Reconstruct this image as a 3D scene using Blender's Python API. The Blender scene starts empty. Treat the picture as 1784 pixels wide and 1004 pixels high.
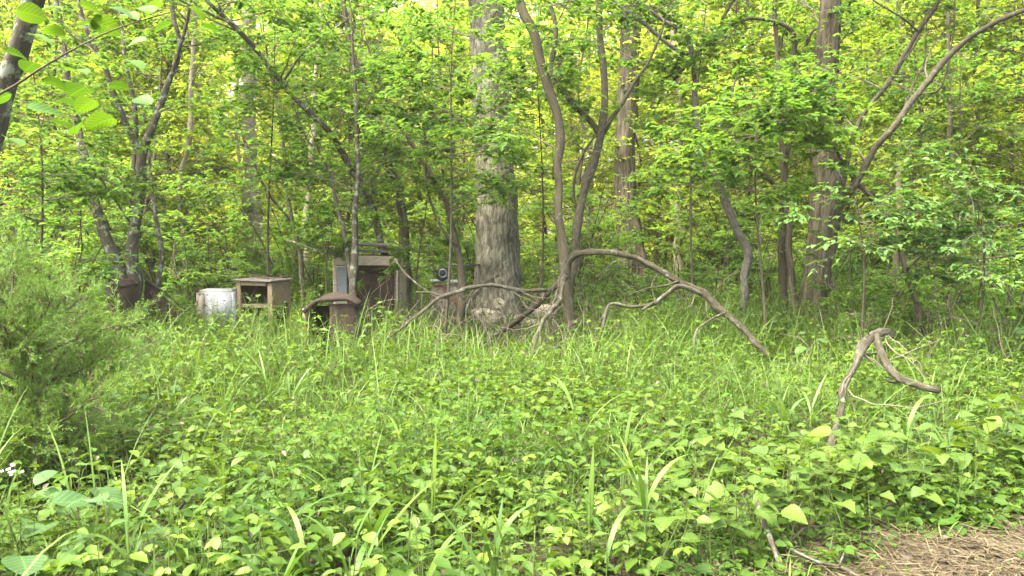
import bpy, bmesh, math, random
import numpy as np
from mathutils import Vector

# ------------------------------------------------------------------ camera, light, exposure
S = bpy.context.scene
C = S.collection
S.render.engine = 'CYCLES'
F = 1400.0            # focal length in photograph pixels (1784 wide)
HZ = 400.0            # row of the horizon in the photograph
CAMZ = 1.6
PITCH = math.atan((502.0 - HZ) / F)
cam = bpy.data.objects.new('camera', bpy.data.cameras.new('camera'))
C.objects.link(cam)
cam.location = (0, 0, CAMZ)
cam.rotation_euler = (math.pi / 2 - PITCH, 0, 0)
cam.data.sensor_width = 36.0
cam.data.lens = 36.0 * F / 1784.0
cam.data.clip_end = 2000
cam.data.clip_start = 0.05
S.camera = cam

SUN_EL = math.radians(64)
SUN_AZ = math.radians(235)         # clockwise from +Y: behind the camera, to the left
W = bpy.data.worlds.new('World')
S.world = W
W.use_nodes = True
wn = W.node_tree
bg = wn.nodes['Background']
sky = wn.nodes.new('ShaderNodeTexSky')
sky.sky_type = 'NISHITA'
sky.sun_disc = False
sky.sun_elevation = SUN_EL
sky.sun_rotation = SUN_AZ
sky.air_density = 0.8
sky.ozone_density = 0.4
sky.dust_density = 8.0
wn.links.new(sky.outputs[0], bg.inputs[0])
bg.inputs[1].default_value = 0.15
sl = bpy.data.lights.new('sun', 'SUN')
sl.energy = 1.5
sl.angle = math.radians(40)
sl.color = (1.0, 0.95, 0.84)
sun = bpy.data.objects.new('sun', sl)
C.objects.link(sun)
sd = Vector((math.sin(SUN_AZ) * math.cos(SUN_EL), math.cos(SUN_AZ) * math.cos(SUN_EL), math.sin(SUN_EL)))
sun.rotation_euler = sd.to_track_quat('Z', 'Y').to_euler()
sun.location = (0, 0, 30)
S.view_settings.view_transform = 'Standard'
S.view_settings.look = 'None'
S.view_settings.gamma = 1.0
S.view_settings.exposure = 3.1
S.view_settings.use_curve_mapping = False
S.cycles.max_bounces = 20
S.cycles.diffuse_bounces = 14
S.cycles.transmission_bounces = 14
S.cycles.glossy_bounces = 2
S.cycles.use_denoising = True
S.cycles.caustics_reflective = False
S.cycles.caustics_refractive = False

R0 = np.random.default_rng(7)

# ------------------------------------------------------------------ helpers
def pix(px, py, d):
    """a point of the place seen at photograph pixel (px, py) at d metres ahead"""
    u = (px - 892.0) / F
    w = -(py - 502.0) / F
    c, s = math.cos(PITCH), math.sin(PITCH)
    y = c + w * s
    z = -s + w * c
    k = d / y
    return np.array((u * k, d, CAMZ + z * k))

def gz(x, y):
    x = np.asarray(x, float); y = np.asarray(y, float)
    return (0.05 * np.sin(0.7 * x + 1.3) * np.sin(0.6 * y + 0.4) + 0.03 * np.sin(1.7 * x - 0.8 * y)
            + 0.015 * np.sin(4.1 * x + 3.3 * y) + 0.012 * np.sin(6.3 * x - 5.1 * y + 1)
            + 0.0 * x)

def nz(x, y, s=1.0, k=0):
    """cheap smooth noise about -1..1"""
    x = np.asarray(x, float) * s + 17.3 * k; y = np.asarray(y, float) * s - 9.1 * k
    return (np.sin(1.0 * x + 1.7 * np.sin(0.7 * y + k)) + np.sin(1.3 * y + 1.5 * np.sin(0.9 * x + 2 * k))
            + 0.6 * np.sin(2.3 * x - 1.9 * y + k)) / 2.6

def unit(a):
    return a / np.maximum(np.linalg.norm(a, axis=-1, keepdims=True), 1e-9)

class MB:
    """collects vertices and faces, links them as ONE mesh object"""
    def __init__(self):
        self.v, self.q, self.t, self.a, self.b = [], [], [], [], []
        self.n = 0
    def add(self, v, q=None, t=None, a=None, bk=None):
        v = np.asarray(v, np.float32).reshape(-1, 3)
        if q is not None and len(q): self.q.append(np.asarray(q, np.int64).reshape(-1, 4) + self.n)
        if t is not None and len(t): self.t.append(np.asarray(t, np.int64).reshape(-1, 3) + self.n)
        self.v.append(v)
        self.a.append(np.zeros(len(v), np.float32) + (0.5 if a is None else np.asarray(a, np.float32).reshape(-1)))
        self.b.append(v if bk is None else np.asarray(bk, np.float32).reshape(-1, 3))
        self.n += len(v)
    def mesh(self, name, mat, smooth=True, origin=(0, 0, 0)):
        me = bpy.data.meshes.new(name)
        if self.n:
            v = np.concatenate(self.v) - np.asarray(origin, np.float32)
            q = np.concatenate(self.q) if self.q else np.zeros((0, 4), np.int64)
            t = np.concatenate(self.t) if self.t else np.zeros((0, 3), np.int64)
            me.vertices.add(len(v)); me.vertices.foreach_set('co', v.astype(np.float32).ravel())
            me.loops.add(q.size + t.size)
            me.loops.foreach_set('vertex_index', np.concatenate([q.ravel(), t.ravel()]).astype(np.int32))
            me.polygons.add(len(q) + len(t))
            st = np.concatenate([np.arange(len(q)) * 4, q.size + np.arange(len(t)) * 3]).astype(np.int32)
            me.polygons.foreach_set('loop_start', st)
            me.polygons.foreach_set('use_smooth', np.full(len(q) + len(t), smooth, bool))
            me.update(calc_edges=True)
            at = me.attributes.new('v', 'FLOAT', 'POINT'); at.data.foreach_set('value', np.concatenate(self.a).astype(np.float32))
            at = me.attributes.new('bk', 'FLOAT_VECTOR', 'POINT'); at.data.foreach_set('vector', np.concatenate(self.b).astype(np.float32).ravel())
        if mat: me.materials.append(mat)
        return me
    def build(self, name, mat, parent=None, smooth=True, origin=None):
        if origin is None:
            origin = tuple(parent['_o']) if parent is not None and '_o' in parent else (0, 0, 0)
        o = bpy.data.objects.new(name, self.mesh(name, mat, smooth, origin))
        C.objects.link(o)
        if parent is not None: o.parent = parent
        else: o.location = origin
        return o

def tag(o, label=None, cat=None, group=None, kind=None):
    if label: o['label'] = label
    if cat: o['category'] = cat
    if group: o['group'] = group
    if kind: o['kind'] = kind
    return o

def thing(name, label, cat, loc=(0, 0, 0), rz=0.0, group=None):
    o = bpy.data.objects.new(name, None); C.objects.link(o)
    o.location = tuple(float(c) for c in loc); o.rotation_euler = (0, 0, rz)
    o.empty_display_size = 0.2
    return tag(o, label, cat, group)

def world_thing(name, label, cat, base, group=None):
    """an Empty whose children are modelled in world coordinates"""
    o = thing(name, label, cat, base, 0, group)
    o['_o'] = [float(c) for c in base]
    return o

def copy_tree(o, parent=None):
    c = o.copy(); C.objects.link(c)
    if parent is not None: c.parent = parent
    for ch in list(o.children):
        copy_tree(ch, c)
    return c

def crom(pts, step):
    """Catmull-Rom through rows of pts (any width: x, y, z, r ...)"""
    P = np.asarray(pts, float)
    if len(P) < 3:
        n = max(2, int(np.linalg.norm(P[1, :3] - P[0, :3]) / step) + 1)
        t = np.linspace(0, 1, n)[:, None]
        return P[0] * (1 - t) + P[-1] * t
    E = np.vstack([2 * P[0] - P[1], P, 2 * P[-1] - P[-2]])
    out = []
    for i in range(len(P) - 1):
        a, b, c, d = E[i:i + 4]
        n = max(2, int(np.linalg.norm(c[:3] - b[:3]) / step) + 1)
        t = np.linspace(0, 1, n, endpoint=False)[:, None]
        out.append(0.5 * (2 * b + (c - a) * t + (2 * a - 5 * b + 4 * c - d) * t ** 2 + (3 * b - a - 3 * c + d) * t ** 3))
    out.append(P[-1:])
    return np.vstack(out)

def frames(P):
    T = unit(np.gradient(P, axis=0))
    n = np.cross(T[0], (0.3, 0.9, 0.1)); n /= np.linalg.norm(n)
    N = np.zeros_like(P)
    for i in range(len(P)):
        n = n - T[i] * n.dot(T[i]); n /= max(np.linalg.norm(n), 1e-9); N[i] = n
    return T, N, np.cross(T, N)

def tube(mb, pts, rad, seg=10, rough=0.05, ridge=None, flare=0.0, rng=R0, a=0.5):
    """tapered tube; ridge = (count, depth): furrowed bark as geometry"""
    P = np.asarray(pts, float); r = np.asarray(rad, float)
    n = len(P)
    T, N, B = frames(P)
    s = np.concatenate([[0], np.cumsum(np.linalg.norm(np.diff(P, axis=0), axis=1))])
    A = np.linspace(0, 2 * np.pi, seg, endpoint=False)
    ph = rng.uniform(0, 6.28, 6)
    aa = A[None, :]; ss = s[:, None]
    RR = r[:, None] * (1 + rough * (np.sin(2 * aa + ss * 3.1 + ph[0]) * 0.6 + np.sin(3 * aa - ss * 5.3 + ph[1]) * 0.5
                                    + np.sin(ss * 8.7 + aa + ph[2]) * 0.4 + np.sin(ss * 17 - 2 * aa + ph[5]) * 0.25))
    if flare:
        RR = RR * (1 + flare * np.exp(-ss / (2.2 * r[0])) * (0.65 + 0.55 * np.cos(5 * aa + ph[3] + 0.5 * np.sin(2 * aa))))
    if ridge:
        k, dep = ridge
        w = 1.1 * np.sin(ss * 9 + 3 * aa + ph[0]) + 0.9 * np.sin(ss * 21 - 7 * aa + ph[1]) + 0.8 * np.sin(ss * 37 + 11 * aa + ph[2])
        f = 1 - np.abs(np.sin(0.5 * k * aa + w)) ** 0.6
        f2 = 0.5 + 0.5 * np.sin(ss * 46 + 5 * np.sin(k * 0.5 * aa) + 13 * aa)
        RR = RR - dep * f - dep * 0.45 * f2 * (1 - f)
    V = P[:, None] + RR[..., None] * (np.cos(A)[None, :, None] * N[:, None] + np.sin(A)[None, :, None] * B[:, None])
    bk = np.stack([np.cos(aa) * r[:, None], np.sin(aa) * r[:, None], ss + np.zeros_like(aa)], -1) + rng.uniform(-9, 9, 3)
    i = np.arange(n - 1)[:, None] * seg; j = np.arange(seg)[None, :]; j2 = (j + 1) % seg
    q = np.stack([i + j, i + j2, i + seg + j2, i + seg + j], -1).reshape(-1, 4)
    nv = n * seg
    V2 = np.vstack([V.reshape(-1, 3), P[:1], P[-1:] + T[-1:] * r[-1] * 0.4])
    bk2 = np.vstack([bk.reshape(-1, 3), bk[0, :1], bk[-1, :1]])
    jj = np.arange(seg); jn = (jj + 1) % seg
    t = np.vstack([np.stack([jn, jj, np.full(seg, nv)], -1),
                   np.stack([(n - 1) * seg + jj, (n - 1) * seg + jn, np.full(seg, nv + 1)], -1)])
    mb.add(V2, q, t, a, bk2)

def tubes(mb, P, r, seg=4, a=0.5):
    """many thin tubes at once: P (n, s, 3), r (n, s)"""
    n, s, _ = P.shape
    T = unit(np.gradient(P, axis=1))
    ref = np.where(np.abs(T[..., 2:3]) > 0.85, np.array([1.0, 0, 0]), np.array([0, 0, 1.0]))
    N = unit(np.cross(T, ref)); B = np.cross(T, N)
    A = np.linspace(0, 2 * np.pi, seg, endpoint=False)
    V = P[:, :, None] + r[:, :, None, None] * (np.cos(A)[:, None] * N[:, :, None] + np.sin(A)[:, None] * B[:, :, None])
    base = (np.arange(n) * s * seg)[:, None, None]
    i = (np.arange(s - 1) * seg)[None, :, None]; j = np.arange(seg)[None, None, :]; j2 = (j + 1) % seg
    q = np.stack([base + i + j, base + i + j2, base + i + seg + j2, base + i + seg + j], -1).reshape(-1, 4)
    mb.add(V.reshape(-1, 3), q, None, a)

PROTO = {
    # x (half-widths), y along, z; quads
    'oval': (np.array([(0, 0, 0), (-.5, .36, .10), (-.36, .72, .05), (0, 1, -.14), (.36, .72, .05), (.5, .36, .10)]),
             np.array([(0, 3, 2, 1), (0, 5, 4, 3)])),
    'heart': (np.array([(0, .06, 0), (-.34, -.06, .05), (-.56, .30, .12), (-.34, .70, .05), (0, 1, -.16), (.34, .70, .05), (.56, .30, .12), (.34, -.06, .05), (0, .45, -.02)]),
              np.array([(0, 8, 2, 1), (8, 4, 3, 2), (0, 7, 6, 8), (8, 6, 5, 4)])),
    'needle': (np.array([(0, 0, 0), (-.5, .5, 0), (0, 1, 0), (.5, .5, 0)]), np.array([(0, 3, 2, 1)])),
}
def leaves(mb, pos, d, up, size, width=0.6, v=None, proto='oval', rng=R0):
    n = len(pos)
    if n == 0: return
    d = unit(d); side = unit(np.cross(d, up)); nr = np.cross(side, d)
    X, Q = PROTO[proto]
    size = np.broadcast_to(np.asarray(size, float), (n,)); width = np.broadcast_to(np.asarray(width, float), (n,))
    V = (pos[:, None] + (X[None, :, 0:1] * width[:, None, None] * side[:, None] + X[None, :, 1:2] * d[:, None]
         + (X[None, :, 2:3] * np.minimum(1.0, width[:, None, None] / .5)) * nr[:, None]) * size[:, None, None])
    q = (np.arange(n) * len(X))[:, None, None] + Q[None]
    if v is None: v = rng.random(n)
    mb.add(V.reshape(-1, 3), q.reshape(-1, 4), None, np.repeat(v, len(X)))

def blades(mb, pos, az, L, w, bend, v, seg=4, rng=R0, lean=0.25):
    """grass blades: arching tapered strips"""
    n = len(pos)
    t = np.linspace(0, 1, seg + 1)[None, :]
    h = np.stack([np.cos(az), np.sin(az)], -1)
    th = lean + bend[:, None] * t ** 1.3                    # angle from vertical along the blade
    ds = L[:, None] / seg
    dx = np.concatenate([np.zeros((n, 1)), np.cumsum(np.sin(th[:, 1:]) * ds, 1)], 1)
    dzv = np.concatenate([np.zeros((n, 1)), np.cumsum(np.cos(th[:, 1:]) * ds, 1)], 1)
    P = np.stack([pos[:, 0:1] + dx * h[:, 0:1], pos[:, 1:2] + dx * h[:, 1:2], pos[:, 2:3] + dzv], -1)
    tw = rng.uniform(-0.9, 0.9, n)
    sx = np.stack([-np.sin(az + tw), np.cos(az + tw), np.zeros(n)], -1)
    prof = np.interp(t[0], [0, .25, .55, .85, 1], [.55, .9, 1, .5, .04])
    off = sx[:, None] * (w[:, None] * 0.5 * prof[None])[..., None]
    V = np.stack([P - off, P + off], 2)                     # n, s, 2, 3
    b = (np.arange(n) * (seg + 1) * 2)[:, None]; i = np.arange(seg)[None] * 2
    q = np.stack([b + i, b + i + 1, b + i + 3, b + i + 2], -1).reshape(-1, 4)
    mb.add(V.reshape(-1, 3), q, None, np.repeat(v, (seg + 1) * 2))
    return P

def grow(rng, P0, D, L, steps, wig=0.18, up=0.05):
    n = len(P0)
    pts = [P0]; d = unit(D)
    for k in range(steps):
        d = unit(d + rng.normal(0, wig, (n, 3)) + np.array([0, 0, up]))
        pts.append(pts[-1] + d * (L / steps)[:, None])
    return np.stack(pts, 1)

def along(P, r, idx, t):
    s = P.shape[1] - 1
    f = t * s; i = np.minimum(f.astype(int), s - 1); u = (f - i)[:, None]
    p = P[idx, i] * (1 - u) + P[idx, i + 1] * u
    d = unit(P[idx, i + 1] - P[idx, i])
    rr = r[idx, i] * (1 - u[:, 0]) + r[idx, i + 1] * u[:, 0]
    return p, d, rr

def spray(rng, P0, D, L, R, twig_mb, leaf_mb, k2=6, k3=4, nleaf=7, lsize=0.07, lw=0.62, flat=0.7, dens=1.0, proto='oval', droop=0.15, stray=0.5):
    """branches > twigs > twiglets with leaves, laid in flat layers"""
    n = len(P0)
    if n == 0: return
    P1 = grow(rng, P0, D, L, 7, 0.16, 0.03)
    s1 = np.linspace(1, .25, 8)[None] * R[:, None]
    tubes(twig_mb, P1, s1, 5, 0.35)
    idx = np.repeat(np.arange(n), k2); t = rng.uniform(0.15, 1.0, len(idx))
    p, d, rr = along(P1, s1, idx, t)
    def side_dir(d, lo, hi):
        a = rng.uniform(lo, hi, len(d)) * rng.choice([-1, 1], len(d))
        h = np.stack([d[:, 0] * np.cos(a) - d[:, 1] * np.sin(a), d[:, 0] * np.sin(a) + d[:, 1] * np.cos(a), d[:, 2] * .5 + rng.normal(0, .18, len(d))], -1)
        return unit(h)
    L2 = L[idx] * rng.uniform(.28, .6, len(idx)) * (1.15 - .5 * t)
    P2 = grow(rng, p, side_dir(d, .5, 1.2), L2, 5, 0.16, 0.0)
    s2 = np.linspace(1, .35, 6)[None] * np.minimum(rr * .55, .006)[:, None]
    tubes(twig_mb, P2, s2, 3, 0.5)
    m = len(idx)
    idx3 = np.repeat(np.arange(m), k3); t3 = rng.uniform(0.1, 1.0, len(idx3))
    p3, d3, r3 = along(P2, s2, idx3, t3)
    L3 = L2[idx3] * rng.uniform(.35, .7, len(idx3))
    P3 = grow(rng, p3, side_dir(d3, .3, 1.1), L3, 3, 0.2, -0.02)
    s3 = np.linspace(1, .5, 4)[None] * np.full(len(idx3), .0018)[:, None]
    tubes(twig_mb, P3, s3, 3, 0.6)
    k = len(idx3)
    il = np.repeat(np.arange(k), nleaf); il = il[rng.random(len(il)) < dens]
    tl = rng.uniform(0.1, 1.0, len(il))
    pl, dl, _ = along(P3, s3, il, tl)
    dd = side_dir(dl, .3, 1.3); dd[:, 2] -= droop
    upv = unit(np.array([0, 0, 1.0]) + rng.normal(0, (1 - flat) * 1.2, (len(il), 3)))
    tone = (rng.normal(0, .13, n)[idx][idx3][il] + rng.normal(0, .12, k)[il])
    v = np.clip(.5 + tone + rng.normal(0, .16, len(il)), 0, 1)
    leaves(leaf_mb, pl, dd, upv, lsize * rng.uniform(.6, 1.25, len(il)), lw * rng.uniform(.8, 1.15, len(il)), v, proto, rng)

# ------------------------------------------------------------------ materials
def nt(name):
    m = bpy.data.materials.new(name); m.use_nodes = True
    t = m.node_tree; t.nodes.clear()
    return m, t
def nd(t, ty, **kw):
    n = t.nodes.new(ty)
    for k, val in kw.items(): setattr(n, k, val)
    return n
def ramp(t, stops, fac):
    r = nd(t, 'ShaderNodeValToRGB')
    e = r.color_ramp.elements
    while len(e) > 1: e.remove(e[-1])
    e[0].position, e[0].color = stops[0][0], (*stops[0][1], 1)
    for p, c in stops[1:]:
        x = e.new(p); x.color = (*c, 1)
    t.links.new(fac, r.inputs[0])
    return r
def mixc(t, f, a, b, mode='MIX'):
    m = nd(t, 'ShaderNodeMix', data_type='RGBA', blend_type=mode)
    if isinstance(f, (int, float)): m.inputs[0].default_value = f
    else: t.links.new(f, m.inputs[0])
    for s, i in ((a, 6), (b, 7)):
        if isinstance(s, tuple): m.inputs[i].default_value = (*s, 1)
        else: t.links.new(s, m.inputs[i])
    return m.outputs[2]
def noise(t, vec, scale, detail=4, rough=.6):
    n = nd(t, 'ShaderNodeTexNoise'); n.inputs['Scale'].default_value = scale
    n.inputs['Detail'].default_value = detail; n.inputs['Roughness'].default_value = rough
    if vec is not None: t.links.new(vec, n.inputs['Vector'])
    return n.outputs[0]
def mapped(t, vec, scale):
    m = nd(t, 'ShaderNodeMapping'); m.inputs['Scale'].default_value = scale
    t.links.new(vec, m.inputs['Vector']); return m.outputs[0]

def leaf_mat(name, dark, mid, light, trans=0.42, warm=(1.25, 1.15, .45), rough=.5, spec=.35, nscale=1.2, vein=False):
    m, t = nt(name)
    at = nd(t, 'ShaderNodeAttribute', attribute_name='v')
    geo = nd(t, 'ShaderNodeNewGeometry')
    n1 = noise(t, geo.outputs['Position'], nscale, 2)
    add = nd(t, 'ShaderNodeMath', operation='MULTIPLY_ADD'); t.links.new(n1, add.inputs[0]); add.inputs[1].default_value = .7
    t.links.new(at.outputs['Fac'], add.inputs[2])
    sub = nd(t, 'ShaderNodeMath', operation='SUBTRACT'); t.links.new(add.outputs[0], sub.inputs[0]); sub.inputs[1].default_value = .35
    cr = ramp(t, [(0.0, dark), (.5, mid), (1.0, light)], sub.outputs[0])
    n2 = noise(t, geo.outputs['Position'], 60, 2)
    col = mixc(t, .35, cr.outputs[0], mixc(t, n2, (.55, .6, .5), (1.3, 1.3, 1.2)), 'MULTIPLY')
    n4 = noise(t, geo.outputs['Position'], 38, 3, .7)
    mr = nd(t, 'ShaderNodeMapRange'); t.links.new(n4, mr.inputs[0]); mr.inputs[1].default_value = .68; mr.inputs[2].default_value = .74; mr.inputs[4].default_value = .7
    col = mixc(t, mr.outputs[0], col, tuple(.5 * a + .5 * b for a, b in zip(mid, (.22, .15, .05))))
    if vein:
        sp = nd(t, 'ShaderNodeSeparateXYZ'); bk = nd(t, 'ShaderNodeAttribute', attribute_name='bk'); t.links.new(bk.outputs['Vector'], sp.inputs[0])
        ax = nd(t, 'ShaderNodeMath', operation='ABSOLUTE'); t.links.new(sp.outputs[0], ax.inputs[0])
        w1 = nd(t, 'ShaderNodeMath', operation='MULTIPLY_ADD'); t.links.new(ax.outputs[0], w1.inputs[0]); w1.inputs[1].default_value = -.8; t.links.new(sp.outputs[1], w1.inputs[2])
        w2 = nd(t, 'ShaderNodeMath', operation='MULTIPLY'); t.links.new(w1.outputs[0], w2.inputs[0]); w2.inputs[1].default_value = 42
        w3 = nd(t, 'ShaderNodeMath', operation='SINE'); t.links.new(w2.outputs[0], w3.inputs[0])
        w4 = nd(t, 'ShaderNodeMapRange'); t.links.new(w3.outputs[0], w4.inputs[0]); w4.inputs[1].default_value = .72; w4.inputs[2].default_value = 1.0
        w5 = nd(t, 'ShaderNodeMapRange'); t.links.new(ax.outputs[0], w5.inputs[0]); w5.inputs[1].default_value = .035; w5.inputs[2].default_value = .0
        w6 = nd(t, 'ShaderNodeMath', operation='MAXIMUM'); t.links.new(w4.outputs[0], w6.inputs[0]); t.links.new(w5.outputs[0], w6.inputs[1])
        w7 = nd(t, 'ShaderNodeMath', operation='MULTIPLY'); t.links.new(w6.outputs[0], w7.inputs[0]); w7.inputs[1].default_value = .5
        col = mixc(t, w7.outputs[0], col, tuple(min(1, c * 1.7) for c in light))
    p = nd(t, 'ShaderNodeBsdfPrincipled'); t.links.new(col, p.inputs['Base Color'])
    p.inputs['Roughness'].default_value = rough; p.inputs['Specular IOR Level'].default_value = spec
    tr = nd(t, 'ShaderNodeBsdfTranslucent')
    t.links.new(mixc(t, 1.0, col, warm, 'MULTIPLY'), tr.inputs[0])
    mx = nd(t, 'ShaderNodeMixShader'); mx.inputs[0].default_value = trans
    t.links.new(p.outputs[0], mx.inputs[1]); t.links.new(tr.outputs[0], mx.inputs[2])
    o = nd(t, 'ShaderNodeOutputMaterial'); t.links.new(mx.outputs[0], o.inputs[0])
    return m

def bark_mat(name, dark, mid, light, lichen=(.24, .26, .2), lamt=.5, fine=38, stretch=.22, bump=.5, bdist=.012, con=.13):
    m, t = nt(name)
    at = nd(t, 'ShaderNodeAttribute', attribute_name='bk')
    v = mapped(t, at.outputs['Vector'], (1, 1, stretch))
    n1 = noise(t, v, fine, 5, .65); n2 = noise(t, v, fine * .35, 3)
    cr = ramp(t, [(.5 - con, dark), (.5, mid), (.5 + con, light)], n1)
    n3 = noise(t, at.outputs['Vector'], 9, 4, .7)
    lm = nd(t, 'ShaderNodeMapRange'); t.links.new(n3, lm.inputs[0])
    lm.inputs[1].default_value = .62 - .12 * lamt; lm.inputs[2].default_value = .70 - .1 * lamt; lm.inputs[4].default_value = min(1, lamt * 1.4)
    col = mixc(t, lm.outputs[0], mixc(t, n2, cr.outputs[0], mid), lichen)
    n4 = noise(t, at.outputs['Vector'], 120, 2)
    col = mixc(t, .5, col, mixc(t, n4, (.5, .5, .5), (1.45, 1.45, 1.4)), 'MULTIPLY')
    p = nd(t, 'ShaderNodeBsdfPrincipled'); t.links.new(col, p.inputs['Base Color'])
    p.inputs['Roughness'].default_value = .9; p.inputs['Specular IOR Level'].default_value = .15
    b = nd(t, 'ShaderNodeBump'); b.inputs['Strength'].default_value = bump; b.inputs['Distance'].default_value = bdist
    t.links.new(n1, b.inputs['Height']); t.links.new(b.outputs[0], p.inputs['Normal'])
    o = nd(t, 'ShaderNodeOutputMaterial'); t.links.new(p.outputs[0], o.inputs[0])
    return m

def surf_mat(name, stops, scale=6, sv=(1, 1, 1), detail=6, rough=.85, chips=None, bump=.3, spec=.2, metal=0.0, coord='Object'):
    """chips = (colour, threshold, scale): patches where the finish is gone"""
    m, t = nt(name)
    tc = nd(t, 'ShaderNodeTexCoord')
    v = mapped(t, tc.outputs[coord], sv)
    n1 = noise(t, v, scale, detail, .65)
    col = ramp(t, stops, n1).outputs[0]
    if chips:
        n2 = noise(t, tc.outputs[coord], chips[2], 5, .7)
        mr = nd(t, 'ShaderNodeMapRange'); t.links.new(n2, mr.inputs[0]); mr.inputs[1].default_value = chips[1]; mr.inputs[2].default_value = chips[1] + .06
        col = mixc(t, mr.outputs[0], col, mixc(t, n1, chips[0], tuple(c * .4 for c in chips[0])))
    n3 = noise(t, tc.outputs[coord], scale * 9, 3)
    col = mixc(t, .4, col, mixc(t, n3, (.5, .5, .5), (1.4, 1.4, 1.4)), 'MULTIPLY')
    p = nd(t, 'ShaderNodeBsdfPrincipled'); t.links.new(col, p.inputs['Base Color'])
    p.inputs['Roughness'].default_value = rough; p.inputs['Specular IOR Level'].default_value = spec; p.inputs['Metallic'].default_value = metal
    b = nd(t, 'ShaderNodeBump'); b.inputs['Strength'].default_value = bump; b.inputs['Distance'].default_value = .01
    t.links.new(n1, b.inputs['Height']); t.links.new(b.outputs[0], p.inputs['Normal'])
    o = nd(t, 'ShaderNodeOutputMaterial'); t.links.new(p.outputs[0], o.inputs[0])
    return m

M = {}
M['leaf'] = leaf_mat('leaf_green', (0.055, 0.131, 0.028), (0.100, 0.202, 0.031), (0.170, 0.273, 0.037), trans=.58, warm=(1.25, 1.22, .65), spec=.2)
M['leaf_cool'] = leaf_mat('leaf_cool', (.05, .115, .03), (.08, .175, .04), (.125, .23, .045), spec=.25)
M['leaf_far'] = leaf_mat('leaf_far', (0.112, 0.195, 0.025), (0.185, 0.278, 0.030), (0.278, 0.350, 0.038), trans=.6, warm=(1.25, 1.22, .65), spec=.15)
M['leaf_sun'] = leaf_mat('leaf_painted_sun', (0.185, 0.278, 0.034), (0.278, 0.360, 0.043), (0.390, 0.442, 0.068), trans=.6, warm=(1.4, 1.25, .5), spec=.1)  # lighter, yellower leaf copy: sunlight of the far woods put into the colour
M['near_leaf'] = leaf_mat('near_leaf', (.03, .085, .012), (.055, .125, .015), (.085, .165, .018), spec=.3, vein=True)
M['weed'] = leaf_mat('weed_leaf', (0.030, 0.073, 0.013), (0.059, 0.121, 0.015), (0.106, 0.171, 0.022), nscale=.9, spec=.14)
M['weed_fine'] = leaf_mat('weed_fine', (0.037, 0.084, 0.017), (0.067, 0.129, 0.023), (0.104, 0.167, 0.026), nscale=.8, spec=.15)
M['heart'] = leaf_mat('heart_leaf', (0.035, 0.075, 0.011), (0.057, 0.111, 0.016), (0.092, 0.150, 0.020), spec=.28, rough=.5, vein=True)
M['grass'] = leaf_mat('grass_blade', (0.051, 0.102, 0.020), (0.085, 0.156, 0.026), (0.139, 0.205, 0.047), nscale=.7, trans=.38, spec=.2)
M['broad'] = leaf_mat('broad_blade', (0.047, 0.102, 0.025), (0.076, 0.153, 0.027), (0.128, 0.204, 0.027), spec=.3, rough=.45)
M['lime'] = leaf_mat('lime_leaf', (0.072, 0.144, 0.014), (0.104, 0.187, 0.018), (0.144, 0.216, 0.022), vein=True)
M['big'] = leaf_mat('big_leaf', (0.034, 0.086, 0.026), (0.053, 0.112, 0.032), (0.075, 0.143, 0.034), vein=True)
M['weed_vein'] = leaf_mat('weed_vein', (0.031, 0.078, 0.014), (0.059, 0.123, 0.016), (0.105, 0.170, 0.023), vein=True)
M['juniper'] = leaf_mat('juniper_needle', (0.070, 0.145, 0.021), (0.109, 0.211, 0.030), (0.165, 0.278, 0.040), trans=.3, nscale=3)
M['stem'] = leaf_mat('green_stem', (.045, .075, .022), (.075, .11, .03), (.12, .14, .05), trans=.1, spec=.1)
M['straw'] = leaf_mat('dry_straw', (0.045, 0.034, 0.019), (0.095, 0.076, 0.044), (0.170, 0.140, 0.086), trans=.15, warm=(1.1, 1, .8), spec=.1, nscale=5)
M['litter'] = leaf_mat('dead_leaf', (0.030, 0.024, 0.015), (0.059, 0.047, 0.029), (0.099, 0.084, 0.052), trans=.1, warm=(1.1, .9, .7))
M['petal'] = leaf_mat('white_petal', (.3, .27, .29), (.38, .35, .37), (.45, .43, .44), trans=.3, warm=(1, 1, 1))
M['oak'] = bark_mat('oak_bark', (0.029, 0.026, 0.018), (0.112, 0.107, 0.077), (0.233, 0.232, 0.176), (.2, .2, .15), .45, 22, .26, 1.0, .03, .085)
M['furrow'] = bark_mat('furrowed_bark', (0.017, 0.014, 0.010), (0.060, 0.052, 0.035), (0.126, 0.115, 0.079), (.13, .14, .1), .15, 20, .1, 1.0, .03, .08)
M['lichen'] = bark_mat('lichen_bark', (0.029, 0.025, 0.018), (0.062, 0.056, 0.039), (0.101, 0.097, 0.070), (.21, .23, .18), .7, 45, .3)
M['smooth'] = bark_mat('smooth_bark', (0.041, 0.036, 0.023), (0.067, 0.059, 0.037), (0.093, 0.087, 0.055), (.2, .2, .15), .3, 50, .15)
M['dark'] = bark_mat('dark_bark', (0.025, 0.023, 0.015), (0.053, 0.048, 0.032), (0.101, 0.094, 0.063), (.14, .16, .11), .35, 50, .25)
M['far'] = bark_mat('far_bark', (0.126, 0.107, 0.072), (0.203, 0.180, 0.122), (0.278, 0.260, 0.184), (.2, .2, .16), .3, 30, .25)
M['dead'] = bark_mat('dead_wood', (0.0149, 0.0130, 0.0074), (0.0453, 0.0422, 0.0273), (0.0899, 0.0862, 0.0570), (0.1178, 0.1209, 0.0961), .6, 34, .2, 1.0, .02)
M['limb'] = bark_mat('dead_limb_bark', (0.0084, 0.0070, 0.0042), (0.0287, 0.0266, 0.0161), (0.0679, 0.0651, 0.0420), (0.1050, 0.1085, 0.0840), .5, 30, .3, 1.0, .02)
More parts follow.
